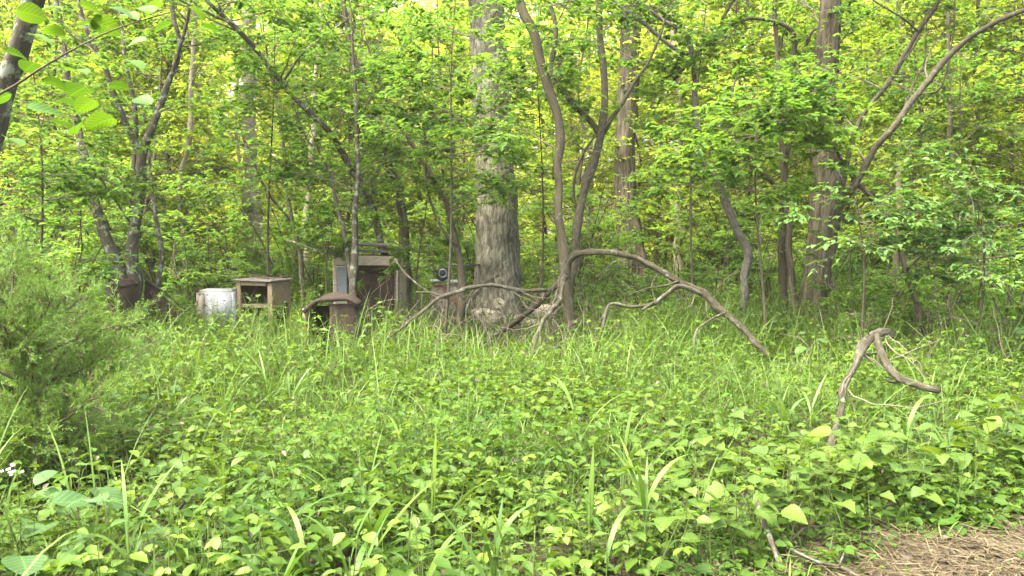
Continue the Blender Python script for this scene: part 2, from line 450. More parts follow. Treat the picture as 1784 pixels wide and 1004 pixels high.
M['pale'] = bark_mat('pale_bark', (.05, .045, .036), (.125, .115, .095), (.21, .2, .17), (.05, .055, .04), .5, 30, .4)
M['twig'] = surf_mat('twig_bark', [(0.3, (0.056, 0.044, 0.034)), (0.7, (0.136, 0.112, 0.088))], 5)
M['paletwig'] = surf_mat('pale_twig', [(.3, (.08, .066, .047)), (.7, (.16, .135, .1))], 5)
M['rust'] = surf_mat('rust', [(0.25, (0.016, 0.012, 0.008)), (0.5, (0.037, 0.026, 0.018)), (0.75, (0.065, 0.045, 0.030))], 7)
M['rust_dark'] = surf_mat('dark_rust', [(0.3, (0.013, 0.010, 0.008)), (0.6, (0.036, 0.025, 0.018)), (0.8, (0.071, 0.052, 0.035))], 8)
M['enamel'] = surf_mat('chipped_enamel', [(0.3, (0.259, 0.268, 0.259)), (0.7, (0.330, 0.335, 0.326))], 4, rough=.4, chips=((.2, .1, .06), .60, 9), spec=.4, bump=.05)
M['enamel_rust'] = surf_mat('rusted_enamel', [(0.3, (0.202, 0.176, 0.143)), (0.7, (0.260, 0.235, 0.202))], 4, rough=.6, chips=((.26, .13, .07), .48, 6), spec=.3, bump=.1)
M['bluepanel'] = surf_mat('grey_blue_paint', [(0.3, (0.154, 0.172, 0.181)), (0.7, (0.218, 0.237, 0.241))], 5, chips=((.25, .2, .15), .64, 8), rough=.6)
M['oldwood'] = surf_mat('weathered_wood', [(0.28, (0.163, 0.132, 0.097)), (0.5, (0.339, 0.289, 0.213)), (0.72, (0.528, 0.464, 0.352))], 9, (1, 6, 10), bump=.5)
M['tanwood'] = surf_mat('tan_wood', [(0.28, (0.107, 0.075, 0.045)), (0.5, (0.186, 0.137, 0.084)), (0.72, (0.244, 0.191, 0.122))], 9, (10, 10, 1.2), bump=.4)
M['greywood'] = surf_mat('grey_wood', [(0.28, (0.060, 0.054, 0.045)), (0.5, (0.120, 0.108, 0.090)), (0.72, (0.192, 0.180, 0.156))], 9, (1, 8, 10), bump=.5)
M['black'] = surf_mat('black_plastic', [(.3, (.012, .013, .016)), (.7, (.035, .037, .045))], 6, rough=.4, spec=.5)
M['greyring'] = surf_mat('grey_metal', [(.3, (.16, .18, .22)), (.7, (.3, .32, .36))], 6, rough=.4, metal=.4)
M['dark_in'] = surf_mat('painted_inner_shade', [(.3, (.02, .016, .012)), (.7, (.05, .04, .03))], 6)  # near-black colour paints interior shade on back boards and the tray hole
M['stone'] = surf_mat('limestone', [(.25, (.13, .115, .08)), (.5, (.27, .235, .17)), (.75, (.38, .345, .27))], 5, chips=((.06, .07, .035), .62, 7), bump=.8)
M['soil'] = surf_mat('forest_soil', [(0.25, (0.020, 0.016, 0.009)), (0.5, (0.043, 0.035, 0.020)), (0.75, (0.077, 0.065, 0.038))], 9, chips=((.03, .045, .015), .55, .7), bump=.8, coord='Object')

# ------------------------------------------------------------------ ground
def bare(x, y):
    """>0 where the trodden path shows"""
    e = 3.42 + (x - 0.8) * 0.36 + 0.2 * nz(x, y, 2.3, 3)
    return np.where(x > 0.3, e - y, 2.3 - y)
def ground():
    ys = np.concatenate([np.linspace(-6, 3, 20, endpoint=False), np.linspace(3, 20, 130, endpoint=False), np.geomspace(20, 400, 50)])
    xs = np.concatenate([-np.geomspace(300, 12, 24), np.linspace(-11.5, 11.5, 150), np.geomspace(12, 300, 24)])
    X, Y = np.meshgrid(xs, ys)
    Z = gz(X, Y) + .008 * np.sin(19 * X + 7 * Y) + .006 * np.sin(31 * Y - 17 * X)
    m = MB(); ny, nx = X.shape
    i = np.arange(ny - 1)[:, None] * nx; j = np.arange(nx - 1)[None]
    q = np.stack([i + j, i + j + 1, i + nx + j + 1, i + nx + j], -1).reshape(-1, 4)
    m.add(np.stack([X, Y, Z], -1).reshape(-1, 3), q)
    tag(m.build('ground', M['soil']), 'brown forest floor under the weeds and along the path edge', 'ground', kind='structure')
ground()

# ------------------------------------------------------------------ trees drawn from the photograph
def stem_pts(pts, d0, d1=None, ext=0.0, step=0.08, base=True):
    """pts rows (px, py, width px) from the base up; depth runs from d0 to d1"""
    d1 = d0 if d1 is None else d1
    n = len(pts); out = []
    for k, (px, py, w) in enumerate(pts):
        d = d0 + (d1 - d0) * k / max(1, n - 1)
        p = pix(px, py, d)
        out.append((*p, w * .5 * d / F))
    out = np.array(out)
    if base:
        b = out[0].copy(); b[2] = float(gz(b[0], b[1])) - .06
        if out[0, 2] > b[2] + .05: out = np.vstack([b, out])
        else: out[0, 2] = b[2]
    if ext > 0:
        d = unit(out[-1, :3] - out[-2, :3]); r = out[-1, 3]
        k = 3
        for i in range(k):
            d = unit(d + np.array([0, 0, .25]))
            nx = out[-1].copy(); nx[:3] += d * ext / k; nx[3] = r * (1 - (i + 1) / k * .75)
            out = np.vstack([out, nx])
    return crom(out, step)

def tree(name, label, stems, bark, leafm, cat='tree', n1=14, L=1.3, zlo=1.3, zhi=6.5, lsize=.07, seed=1, seg=10, ridge=None,
         flare=0.0, step=0.08, dens=1.0, group=None, k2=6, k3=4, nleaf=7, skip=None, bare_twigs=0, elev=.15):
    rng = np.random.default_rng(seed)
    P = [stem_pts(**s) for s in stems]
    n1 = int(n1 * .9); lsize *= 1.12; zhi = min(zhi, 1.6 + .29 * stems[0]['d0'] + .9)
    root = world_thing(name, label, cat, P[0][0, :3] + np.array([0, 0, .06]), group)
    tw, lf = MB(), MB()
    for k, p in enumerate(P):
        m = MB()
        if not ridge or k:
            q = np.arange(len(p)); kn = np.arange(0, len(p) + 4, 4)
            p = np.column_stack([p[:, :3] + np.stack([np.interp(q, kn, rng.normal(0, .22, len(kn))) for _ in range(3)], -1) * p[:, 3:4], p[:, 3] * np.clip(.95 + np.interp(q, kn, rng.normal(0, .09, len(kn))), .7, 1.3)])
        tube(m, p[:, :3], p[:, 3], seg if k == 0 else max(8, seg // 2 if ridge else seg), .05, ridge if k == 0 else None, flare if k == 0 else 0, rng)
        m.build('trunk' if k == 0 else 'branch', bark, root)
    pool = [(p[i], unit(p[min(i + 1, len(p) - 1), :3] - p[max(i - 1, 0), :3])) for p in P for i in range(len(p)) if zlo < p[i, 2] < zhi]
    if pool and n1:
        sel = rng.integers(0, len(pool), n1)
        P0 = np.array([pool[i][0][:3] for i in sel]); Rr = np.array([pool[i][0][3] for i in sel]); T = np.array([pool[i][1] for i in sel])
        az = rng.uniform(0, 6.283, n1)
        D = unit(np.stack([np.cos(az), np.sin(az), rng.normal(elev, .2, n1)], -1) + T * .35)
        LL = L * rng.uniform(.6, 1.35, n1)
        spray(rng, P0, D, LL, np.minimum(Rr * .45, .004 + .007 * LL), tw, lf, k2, k3, nleaf, lsize, dens=dens)
    if bare_twigs and pool:
        sel = rng.integers(0, len(pool), bare_twigs)
        P0 = np.array([pool[i][0][:3] for i in sel]); az = rng.uniform(0, 6.283, bare_twigs)
        Q = grow(rng, P0, np.stack([np.cos(az), np.sin(az) * .5, rng.normal(.35, .3, bare_twigs)], -1), rng.uniform(.4, 1.3, bare_twigs), 8, .28, .02)
        tubes(tw, Q, np.linspace(.006, .0015, 9)[None] * np.ones((bare_twigs, 1)), 4)
    if tw.n: tag(tw.build('twigs', M['twig'], root), kind='stuff')
    if lf.n: tag(lf.build('crown', leafm, root), kind='stuff')
    return root

def st(pts, d0, d1=None, ext=0.0, base=True, step=.08):
    return dict(pts=pts, d0=d0, d1=d1, ext=ext, base=base, step=step)

# the giant oak
tree('oak_tree', 'giant grey oak with the thickest trunk, stones heaped at its foot',
     [st([(868, 565, 92), (866, 520, 80), (866, 440, 75), (865, 340, 68), (856, 200, 66), (852, 100, 64), (848, 0, 62), (846, -200, 58)], 14, 14.3, 3, True, .022),
      st([(848, -160, 30), (900, -230, 24), (980, -330, 18)], 14.3, 13, 1, False), st([(848, -120, 30), (760, -230, 24), (690, -340, 18)], 14.3, 15, 1, False)],
     M['oak'], M['leaf'], n1=22, L=1.5, zlo=3.6, zhi=9.5, seed=11, seg=150, ridge=(52, .016), flare=.26)
# dark furrowed trunk, right
tree('furrowed_tree', 'thick dark furrowed trunk standing right of the arched limb',
     [st([(1414, 575, 54), (1417, 520, 48), (1424, 470, 46), (1434, 380, 47), (1438, 300, 50), (1434, 200, 42), (1441, 100, 40), (1447, 0, 36), (1452, -180, 32)], 12, 12.2, 3, True, .025),
      st([(1452, -150, 18), (1520, -240, 14), (1600, -330, 10)], 12.2, 11.5, 1, False)],
     M['furrow'], M['leaf'], n1=16, L=1.3, zlo=3.2, zhi=8.5, seed=12, seg=96, ridge=(26, .018), flare=.12)
tree('side_tree', 'narrow stem standing tight against the left foot of the furrowed trunk',
     [st([(1382, 566, 20), (1381, 520, 15), (1376, 470, 13), (1372, 400, 12), (1366, 300, 11), (1358, 180, 9), (1352, 40, 8), (1345, -100, 6)], 12.3, 12.6, 1.5)],
     M['furrow'], M['leaf'], n1=8, L=.9, zlo=1.8, seed=13)
# far stout trunk
tree('stout_tree', 'stout dark trunk in the middle distance behind the arched limb',
     [st([(1100, 460, 54), (1098, 420, 46), (1092, 350, 40), (1088, 280, 36), (1094, 180, 36), (1098, 80, 36), (1100, 0, 34), (1102, -160, 30)], 19, 19.5, 3, True, .05)],
     M['furrow'], M['leaf_far'], n1=16, L=1.8, zlo=3.4, zhi=11, seed=14, seg=64, ridge=(20, .018), flare=.3, lsize=.085)
# crooked smooth trunk that props the arched limb
tree('crooked_tree', 'smooth brown crooked trunk the arched dead limb leans on',
     [st([(1000, 608, 20), (990, 520, 17), (984, 470, 17), (976, 400, 16), (973, 340, 16), (972, 260, 17), (971, 200, 17), (954, 150, 17), (942, 110, 17), (930, 60, 16), (906, 8, 15), (898, -80, 13), (905, -200, 11)], 10.9, 11.2, 2)],
     M['smooth'], M['leaf'], n1=12, L=1.1, zlo=2.6, seed=15, seg=14, bare_twigs=8)
# forked dark tree
tree('forked_tree', 'dark trunk splitting into a wide V fork behind the crooked trunk',
     [st([(984, 600, 18), (992, 500, 15), (1002, 440, 15), (1006, 385, 15), (1020, 330, 17), (1036, 280, 18), (1047, 235, 18), (1054, 190, 15), (1050, 120, 14), (1044, 60, 13), (1044, 0, 12), (1050, -150, 9)], 11.4, 11.8, 2),
      st([(1047, 240, 12), (1034, 215, 11), (1000, 178, 11), (968, 142, 10), (960, 118, 8), (967, 60, 8), (956, 0, 7), (940, -70, 5)], 11.8, 12, 1, False),
      st([(1050, 232, 10), (1068, 206, 9), (1086, 178, 8), (1112, 135, 7), (1128, 112, 5), (1150, 60, 4)], 11.8, 11.5, .5, False),
      st([(1008, 385, 6), (1000, 320, 5), (1020, 260, 4), (1060, 215, 3)], 11.6, 11.4, .3, False)],
     M['dark'], M['leaf'], n1=16, L=1.1, zlo=2.3, seed=16, bare_twigs=10)
# leaning tree, right, two sweeping limbs
tree('sweeping_tree', 'dark leaning tree with two long limbs sweeping to the upper right corner',
     [st([(1432, 560, 18.0), (1442, 480, 13.9), (1450, 430, 13.1), (1464, 365, 13.1), (1490, 320, 12.3), (1530, 255, 12.3), (1580, 190, 11.5), (1632, 120, 11.5), (1690, 65, 9.8), (1740, 35, 9.0), (1800, 8, 7.4), (1900, -60, 5.7)], 11, 9.4, 1),
      st([(1458, 400, 9.8), (1466, 340, 9.0), (1478, 270, 9.0), (1500, 205, 9.0), (1545, 150, 9.0), (1578, 95, 8.2), (1600, 55, 7.4), (1640, -5, 6.6), (1670, -90, 4.9)], 11, 10.2, 1.5, False),
      st([(1600, 165, 4.9), (1640, 150, 4.1), (1660, 60, 3.3), (1665, -30, 2.5)], 10.3, 10, .5, False),
      st([(1572, 200, 4.9), (1590, 150, 4.1), (1610, 110, 3.3), (1612, 80, 2.5)], 10.4, 10.6, .5, False),
      st([(1600, 55, 4.1), (1570, 30, 3.3), (1520, 0, 2.5)], 10.2, 10, .4, False)],
     M['dark'], M['leaf'], n1=26, L=1.0, zlo=2.4, seed=17, bare_twigs=14)
# pale crooked lichen stem
tree('lichen_tree', 'pale crooked stem flecked with lichen beyond the arched limb',
     [st([(1293, 560, 18), (1297, 500, 16), (1300, 440, 16), (1284, 402, 15), (1272, 370, 15), (1250, 325, 14), (1225, 285, 13), (1214, 240, 11), (1210, 160, 10), (1204, 88, 10), (1188, 55, 9), (1150, 32, 8), (1108, -4, 7), (1070, -70, 5)], 12.6, 12.2, 1),
      st([(1206, 95, 8), (1180, 88, 7), (1130, 48, 7), (1076, 8, 6), (1040, -40, 4)], 12.3, 11.8, .6, False),
      st([(1240, 310, 9), (1256, 265, 8), (1250, 235, 7), (1270, 180, 5)], 12.4, 12.6, .6, False)],
     M['pale'], M['leaf'], n1=26, L=1.0, zlo=1.9, seed=18, lsize=.075)
# slim dark pair
tree('slim_dark_tree', 'slim dark stem whose top limb arches over to the left',
     [st([(1364, 560, 16), (1364, 500, 15), (1363, 430, 14), (1364, 330, 13), (1368, 240, 11), (1374, 150, 10), (1384, 75, 9), (1370, 44, 8), (1312, 33, 8), (1270, 45, 8), (1232, 75, 8), (1190, 122, 6), (1165, 150, 4)], 13, 12.2),
      st([(1366, 300, 9), (1385, 200, 8), (1392, 130, 8), (1412, 60, 6), (1440, 45, 5)], 12.7, 12.6, .8, False),
      st([(1358, 335, 9), (1345, 318, 9), (1312, 288, 8), (1300, 270, 5)], 12.8, 12.6, .2, False),
      st([(1250, 60, 6), (1262, 25, 5), (1290, -20, 4)], 12.3, 12.2, .4, False)],
     M['dark'], M['leaf'], n1=16, L=.9, zlo=2.2, seed=19, bare_twigs=12)
tree('thin_leaning_tree', 'thin dark stem leaning left, alone in the shrubs right of the furrowed trunk',
     [st([(1602, 560, 12), (1596, 530, 11), (1580, 480, 10), (1566, 430, 10), (1544, 376, 10), (1506, 330, 8), (1480, 300, 6), (1450, 250, 4)], 10.5, 10.6, .8),
      st([(1580, 470, 5), (1620, 430, 4), (1680, 390, 3)], 10.5, 10, .2, False)],
     M['dark'], M['leaf'], n1=10, L=.8, zlo=1.3, seed=20, bare_twigs=10)
# multi-stemmed clump, left
tree('clump_tree', 'clump of mossy dark stems fanning up behind the rusty drum',
     [st([(214, 520, 24), (200, 450, 21), (182, 400, 18), (166, 350, 17), (150, 290, 15), (130, 200, 13), (116, 120, 12), (100, 30, 10), (80, -80, 8)], 10.8, 11.4, 1.5),
      st([(232, 520, 24), (232, 440, 22), (238, 380, 20), (246, 320, 18), (250, 270, 16), (266, 222, 13), (290, 150, 11), (312, 90, 9), (300, 0, 8), (296, -90, 6)], 10.9, 11.2, 1.5),
      st([(246, 270, 12), (222, 222, 11), (202, 170, 10), (180, 110, 8), (152, 52, 7), (130, -30, 5)], 11, 10.6, 1, False),
      st([(286, 165, 7), (318, 70, 6), (332, 0, 5), (340, -60, 4)], 11.1, 11, 1, False),
      st([(226, 470, 12), (232, 300, 10), (236, 200, 9), (215, 90, 7), (208, 0, 5)], 11.2, 11.8, 1, False),
      st([(274, 510, 9), (282, 440, 8), (270, 380, 7), (262, 300, 6)], 11.2, 11.4, .6)],
     M['lichen'], M['leaf'], n1=44, L=1.1, zlo=1.5, seed=21, bare_twigs=24, lsize=.065)
# near trunk in the upper left corner
tree('corner_tree', 'near lichen-flecked trunk leaning across the upper left corner',
     [st([(-190, 760, 52), (-130, 560, 46), (-60, 380, 42), (0, 190, 38), (28, 110, 37), (48, 40, 37), (70, -30, 36), (120, -160, 30)], 4.6, 4.3, 1)],
     M['lichen'], M['leaf'], n1=0, seed=22, seg=24)
# long bare leaning trunk
tree('leaning_tree', 'long bare trunk slanting down from the upper left to behind the shelter',
     [st([(694, 560, 15), (680, 470, 13), (660, 410, 13), (640, 345, 13), (598, 270, 13), (576, 234, 12), (528, 186, 11), (491, 142, 11), (450, 88, 10), (406, 44, 9), (360, 0, 8), (300, -60, 6)], 13.2, 10.5, 1),
      st([(406, 42, 6), (360, 22, 4), (320, 5, 3)], 10.7, 10.4, .3, False),
      st([(495, 140, 5), (530, 90, 4), (600, 38, 3)], 11.2, 11, .3, False)],
     M['lichen'], M['leaf'], n1=18, L=1.1, zlo=2.4, seed=23, bare_twigs=12)
tree('vine_tree', 'shaggy leaning trunk just right of the plank shelter',
     [st([(714, 560, 22), (710, 500, 19), (705, 430, 18), (698, 340, 17), (681, 295, 15), (657, 220, 15), (637, 170, 14), (620, 110, 12), (604, 40, 10), (590, -60, 8)], 13.8, 13.6, 1.5)],
     M['furrow'], M['leaf'], n1=24, L=1.2, zlo=2.2, seed=24, bare_twigs=26)
tree('grey_sapling', 'thin pale trunk standing right in front of the plank shelter',
     [st([(620, 590, 17), (618, 520, 15), (617, 440, 13), (618, 380, 11), (622, 300, 9), (621, 200, 8), (616, 120, 6)], 11.2, 11.3, 1),
      st([(616, 515, 10), (606, 450, 9), (602, 420, 8), (590, 370, 7), (575, 300, 6), (540, 250, 4)], 11.2, 11.6, .6, False)],
     M['lichen'], M['leaf'], n1=18, L=.9, zlo=1.7, seed=25, bare_twigs=14)
tree('crooked_sapling', 'thin crooked trunk between the plank shelter and the giant oak',
     [st([(806, 580, 16), (803, 540, 14), (801, 465, 13), (793, 415, 12), (776, 347, 11), (764, 335, 10), (745, 295, 9), (720, 255, 8), (690, 210, 7), (660, 140, 5)], 11.6, 12, 1),
      st([(797, 430, 6), (770, 400, 5), (745, 330, 4), (740, 240, 3)], 11.6, 11.3, .4, False)],
     M['smooth'], M['leaf'], n1=22, L=1.0, zlo=1.8, seed=26, bare_twigs=16)
tree('slant_sapling', 'thin pale sapling leaning left of the shelter roof',
     [st([(527, 490, 9), (522, 440, 8), (508, 380, 8), (500, 340, 7), (497, 280, 7), (487, 200, 6), (470, 120, 5)], 14, 14, 1),
      st([(508, 385, 6), (470, 340, 5), (440, 280, 4)], 14, 13.6, .4, False),
      st([(500, 420, 5), (540, 432, 5), (570, 450, 3)], 14, 13.4, .1, False)],
     M['lichen'], M['leaf'], n1=18, L=1.0, zlo=2, seed=27, bare_twigs=10)
tree('grey_tree', 'stout grey trunk in the distance left of the leaning trunk',
     [st([(446, 450, 34), (442, 380, 28), (438, 300, 24), (434, 230, 24), (432, 160, 23), (430, 60, 22), (428, -100, 20)], 20, 20.4, 2, True, .1)],
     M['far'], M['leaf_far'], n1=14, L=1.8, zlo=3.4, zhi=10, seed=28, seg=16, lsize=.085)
for px, d, w, sd_, lb in ((1645, 14, 11, 30, 'thin straight stem under the sweeping limbs at the right'), (1702, 15, 9, 31, 'thin stem nearest the right edge of the woods'),
                          (1556, 15.5, 12, 32, 'thin straight stem between the two sweeping limbs'), (1180, 18, 18, 33, 'grey stem half hidden behind the lichen stem crown'),
                          (322, 16, 12, 34, 'thin grey stem behind the clump of mossy stems'), (540, 17, 12, 35, 'straight thin stem behind the slanting sapling')):
    rr = np.random.default_rng(sd_); x = px; pts = []
    for k, py in enumerate((400 + 2240 / d + 5, 420, 330, 230, 130, 30, -90)):
        pts.append((x, py, w * (1 - .07 * k))); x += rr.normal(0, 7)
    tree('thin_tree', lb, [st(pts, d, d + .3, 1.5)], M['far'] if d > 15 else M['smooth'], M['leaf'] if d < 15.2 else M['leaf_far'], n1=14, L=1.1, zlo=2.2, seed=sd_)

# ------------------------------------------------------------------ woods behind: a few kinds, copied
def proto_tree(seed, h, r, bark, leafm, n1, L, lsize, zlo):
    rng = np.random.default_rng(seed)
    root = thing('young_tree', '', 'tree')
    k = 7; z = np.linspace(-.06, h, k)
    p = np.stack([np.cumsum(rng.normal(0, .12, k)), np.cumsum(rng.normal(0, .12, k)), z, np.linspace(r, r * .2, k)], -1); p[:, :2] -= p[0, :2]
    c = crom(p, .25)
    m = MB(); tube(m, c[:, :3], c[:, 3], 9, .06, None, .3, rng); m.build('trunk', bark, root)
    sel = c[c[:, 2] > zlo]; i = rng.integers(0, len(sel), n1)
    az = rng.uniform(0, 6.283, n1); D = np.stack([np.cos(az), np.sin(az), rng.normal(.2, .2, n1)], -1)
    LL = L * rng.uniform(.6, 1.3, n1) * (1.1 - .5 * sel[i, 2] / h)
    tw, lf = MB(), MB()
    spray(rng, sel[i, :3], D, LL, np.minimum(sel[i, 3] * .5, .016), tw, lf, 6, 4, 7, lsize)
    tag(tw.build('twigs', M['twig'], root), kind='stuff'); tag(lf.build('crown', leafm, root), kind='stuff')
    return root
def where(px):
    for lim, ph in ((170, 'above the juniper bush'), (330, 'behind the clump of mossy stems'), (520, 'behind the wooden cabinet'), (700, 'behind the plank shelter'),
                    (800, 'just left of the giant oak'), (960, 'straight behind the giant oak'), (1130, 'behind the forked tree'), (1330, 'behind the arched limb'),
                    (1480, 'behind the dark furrowed trunk'), (1640, 'under the two sweeping limbs')):
        if px < lim: return ph
    return 'at the right edge'
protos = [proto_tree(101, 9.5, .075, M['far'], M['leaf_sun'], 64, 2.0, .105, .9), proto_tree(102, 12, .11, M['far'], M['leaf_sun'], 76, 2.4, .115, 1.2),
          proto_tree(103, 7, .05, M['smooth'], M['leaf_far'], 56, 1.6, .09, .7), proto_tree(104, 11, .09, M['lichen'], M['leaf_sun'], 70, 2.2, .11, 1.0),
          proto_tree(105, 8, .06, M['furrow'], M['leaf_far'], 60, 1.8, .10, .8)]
used = set()
def place(k, x, y, s, rz, label, group):
    o = protos[k] if k not in used else copy_tree(protos[k])
    used.add(k)
    o.location = (x, y, float(gz(x, y))); o.rotation_euler = (0, 0, rz); o.scale = (s, s, s)
    return tag(o, label, 'tree', group)
rw = np.random.default_rng(55)
for d0, n, ks in ((16.5, 14, (2, 4)), (19, 14, (2, 4)), (22.5, 14, (0, 4, 2)), (27, 14, (0, 4, 3)), (33, 14, (3, 0)), (39, 14, (1, 3))):
    for i in range(n):
        px = -120 + 2040 * (i + rw.uniform(.1, .9)) / n
        d = d0 + rw.uniform(-1.8, 1.8)
        if d < 20 and (560 < px < 960 or 1020 < px < 1180): d += 5
        k = ks[int(rw.integers(0, len(ks)))]
        far = d > 24
        place(k, (px - 892) / F * d, d, rw.uniform(.85, 1.2), rw.uniform(0, 6.28),
              ('greyish ', 'tall ', 'smooth-barked ', 'lichened ', 'furrowed ')[k] + ('slender tree deep in the sunlit woods ' if d > 30 else 'young sunlit tree in the middle woods ' if far else 'young tree nearest in the woods ') + where(px),
              ('greyish ', 'tall ', 'smooth ', 'lichened ', 'furrowed ')[k] + ('far trees ' if d > 30 else 'middle trees ' if far else 'near young trees ') + where(px))
# far wood: one mass
def far_wood():
    rng = np.random.default_rng(77); m = MB()
    n = 2600
    cy = rng.uniform(36, 72, n); cx = rng.uniform(-.78, .78, n) * cy; cz = np.maximum((cy - 37) / 35 * 24 + rng.uniform(-3, 3, n), .2)
    per = 70
    c = np.repeat(np.stack([cx, cy, cz], -1), per, 0)
    p = c + rng.normal(0, 1, (n * per, 3)) * np.array([1.5, 1.2, .7])
    p[:, 2] = np.maximum(p[:, 2], .1)
    d = rng.normal(0, 1, p.shape) * np.array([1, 1, .5]); up = unit(np.array([0, 0, .8]) + rng.normal(0, .5, p.shape))
    leaves(m, p, d, up, rng.uniform(.2, .38, len(p)), .65, np.clip(np.repeat(rng.normal(.55, .15, n), per) + rng.normal(0, .15, len(p)), 0, 1), 'oval', rng)
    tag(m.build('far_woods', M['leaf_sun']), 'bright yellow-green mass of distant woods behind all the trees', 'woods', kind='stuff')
far_wood()

# ------------------------------------------------------------------ understorey shrubs with layered sprays
def proto_shrub(seed, h, n1, L, lsize, mat, bark, ns=4):
    rng = np.random.default_rng(seed)
    root = thing('shrub', '', 'shrub')
    P0 = np.zeros((ns, 3)) + rng.normal(0, .06, (ns, 3)) * np.array([1, 1, 0]); P0[:, 2] = -.05
    az = rng.uniform(0, 6.28, ns)
    Q = grow(rng, P0, np.stack([np.cos(az) * .35, np.sin(az) * .35, np.ones(ns)], -1), h * rng.uniform(.75, 1.1, ns), 9, .12, .03)
    r = np.linspace(.016, .005, 10)[None] * np.ones((ns, 1))
    for k in range(ns):
        m = MB(); tube(m, Q[k], r[k], 7, .05, None, 0, rng); m.build('stem', bark, root)
    idx = rng.integers(0, ns, n1); t = rng.uniform(.2, 1, n1)
    p, d, rr = along(Q, r, idx, t)
    az = rng.uniform(0, 6.28, n1)
    tw, lf = MB(), MB()
    spray(rng, p, np.stack([np.cos(az), np.sin(az), rng.normal(.12, .12, n1)], -1), L * rng.uniform(.6, 1.2, n1), rr * .5, tw, lf, 6, 4, 7, lsize, flat=.85)
    tag(tw.build('twigs', M['twig'], root), kind='stuff'); tag(lf.build('foliage', mat, root), kind='stuff')
    return root
sh = [proto_shrub(201, 2.0, 14, .8, .06, M['leaf'], M['dark']), proto_shrub(202, 1.5, 12, .7, .055, M['leaf'], M['smooth']),
      proto_shrub(203, 2.6, 18, .9, .065, M['leaf'], M['dark'])]
shused = set()
def shrub(k, px, d, s):
    label = ('low layered shrub ' if d < 13 else 'low layered shrub farther off ' if d < 16.5 else 'leafy shrub deep in the undergrowth ') + where(px); group = ('near shrubs ' if d < 13 else 'far shrubs ' if d < 16.5 else 'deep shrubs ') + where(px)
    o = sh[k] if k not in shused else copy_tree(sh[k]); shused.add(k)
    x = (px - 892) / F * d
    o.location = (x, d, float(gz(x, d))); o.rotation_euler = (0, 0, random.Random(int(px * 7 + d * 13)).uniform(0, 6.28)); o.scale = (s, s, s)
    return tag(o, label, 'shrub', group)
for px, d, k, s in ((60, 9, 0, 1), (120, 12, 2, 1), (330, 13.5, 1, 1.1), (395, 14.5, 0, 1.05), (300, 14.5, 2, 1), (480, 15.5, 0, 1), (40, 12, 0, 1.1),
                    (545, 15.5, 1, 1.1), (660, 16.5, 0, 1.1), (760, 16, 1, 1.1), (950, 16.5, 0, .9), (1040, 15, 1, .9)):
    shrub(k, px, d, s)
for px, d, k, s in ((1130, 13.5, 0, .85), (1190, 14, 1, 1), (1250, 14.5, 0, 1), (1330, 13.6, 1, 1), (1330, 15.5, 0, 1.2), (1480, 10.6, 1, 1.05), (1520, 12.6, 0, 1.1),
                    (1560, 11.5, 1, 1.1), (1640, 10.2, 1, 1.15), (1660, 12.5, 0, 1.1), (1720, 10.4, 0, .95), (1770, 9, 1, 1), (1800, 11.5, 2, 1), (1450, 13.5, 2, .9)):
    shrub(k, px, d, s)

for i in range(30):
    rr = random.Random(i * 31 + 5); px = -60 + 1900 * (i + rr.random()) / 30
    if 1040 < px < 1160: px += 110
    shrub(rr.choice((0, 2, 2, 1)), px, rr.uniform(14.6, 19), rr.uniform(.95, 1.3))
for i in range(34):
    rr = random.Random(i * 17 + 3); px = -40 + 1860 * (i + rr.random()) / 34
    d = rr.uniform(13.9, 17) if 150 < px < 960 else rr.uniform(11.6, 16)
    if 1260 < px < 1460 and d < 13.5: d += 2.5
    o = shrub(rr.choice((1, 0, 1)), px, d, rr.uniform(.5, .75))
    o['label'] = ('small knee-high bush ' if d < 14.5 else 'small bush at the woods edge ') + where(px); o['group'] = ('knee-high bushes ' if d < 14.5 else 'woods edge bushes ') + where(px)
def layered(name, label, px, d, h, zlo, n1, L, lsize, mat, seed, lean=(0, 0), tops=1):
    rng = np.random.default_rng(seed)
    b = np.array(at0(px, d)); k = 7; t = np.linspace(0, 1, k)
    root = world_thing(name, label, 'tree', b)
    p = np.stack([b[0] + lean[0] * t ** 1.3 + .06 * np.sin(5 * t + seed), b[1] + lean[1] * t + .05 * np.sin(4 * t), b[2] - .05 + h * t, .022 * (1 - .75 * t)], -1)
    c = crom(p, .08); m = MB(); tube(m, c[:, :3], c[:, 3], 9, .05, None, 0, rng); m.build('trunk', M['dark'], root)
    sel = c[c[:, 2] > zlo]; i = rng.integers(0, len(sel), n1); az = rng.uniform(0, 6.283, n1)
    tw, lf = MB(), MB()
    spray(rng, sel[i, :3], np.stack([np.cos(az), np.sin(az), rng.normal(.08, .12, n1)], -1), L * rng.uniform(.6, 1.25, n1), np.minimum(sel[i, 3] * .6, .009), tw, lf, 7, 4, 6, lsize, flat=.86)
    tag(tw.build('twigs', M['twig'], root), kind='stuff'); tag(lf.build('crown', mat, root), kind='stuff')
def at0(px, d):
    x = (px - 892) / F * d
    return (x, d, float(gz(x, d)))
layered('layered_sapling', 'low sapling with flat leaf layers crossing in front of the furrowed trunk', 1520, 9.2, 2.0, 1.2, 14, .9, .075, M['leaf_cool'], 61, (-.25, 0))
layered('layered_sapling', 'low sapling with flat leaf layers at the right edge above the rotten log', 1710, 8.8, 2.1, 1.0, 14, .9, .075, M['leaf_cool'], 62)
layered('layered_sapling', 'leafy sapling whose layers hang in front of the upper oak trunk', 770, 10.6, 4.6, 2.2, 34, 1.0, .075, M['leaf'], 63, (.25, 0))
layered('layered_sapling', 'broad-leaved sapling right of the lichen stem with bright flat layers', 1330, 10.2, 3.4, 2.0, 30, .95, .095, M['leaf'], 64, (-.1, 0))
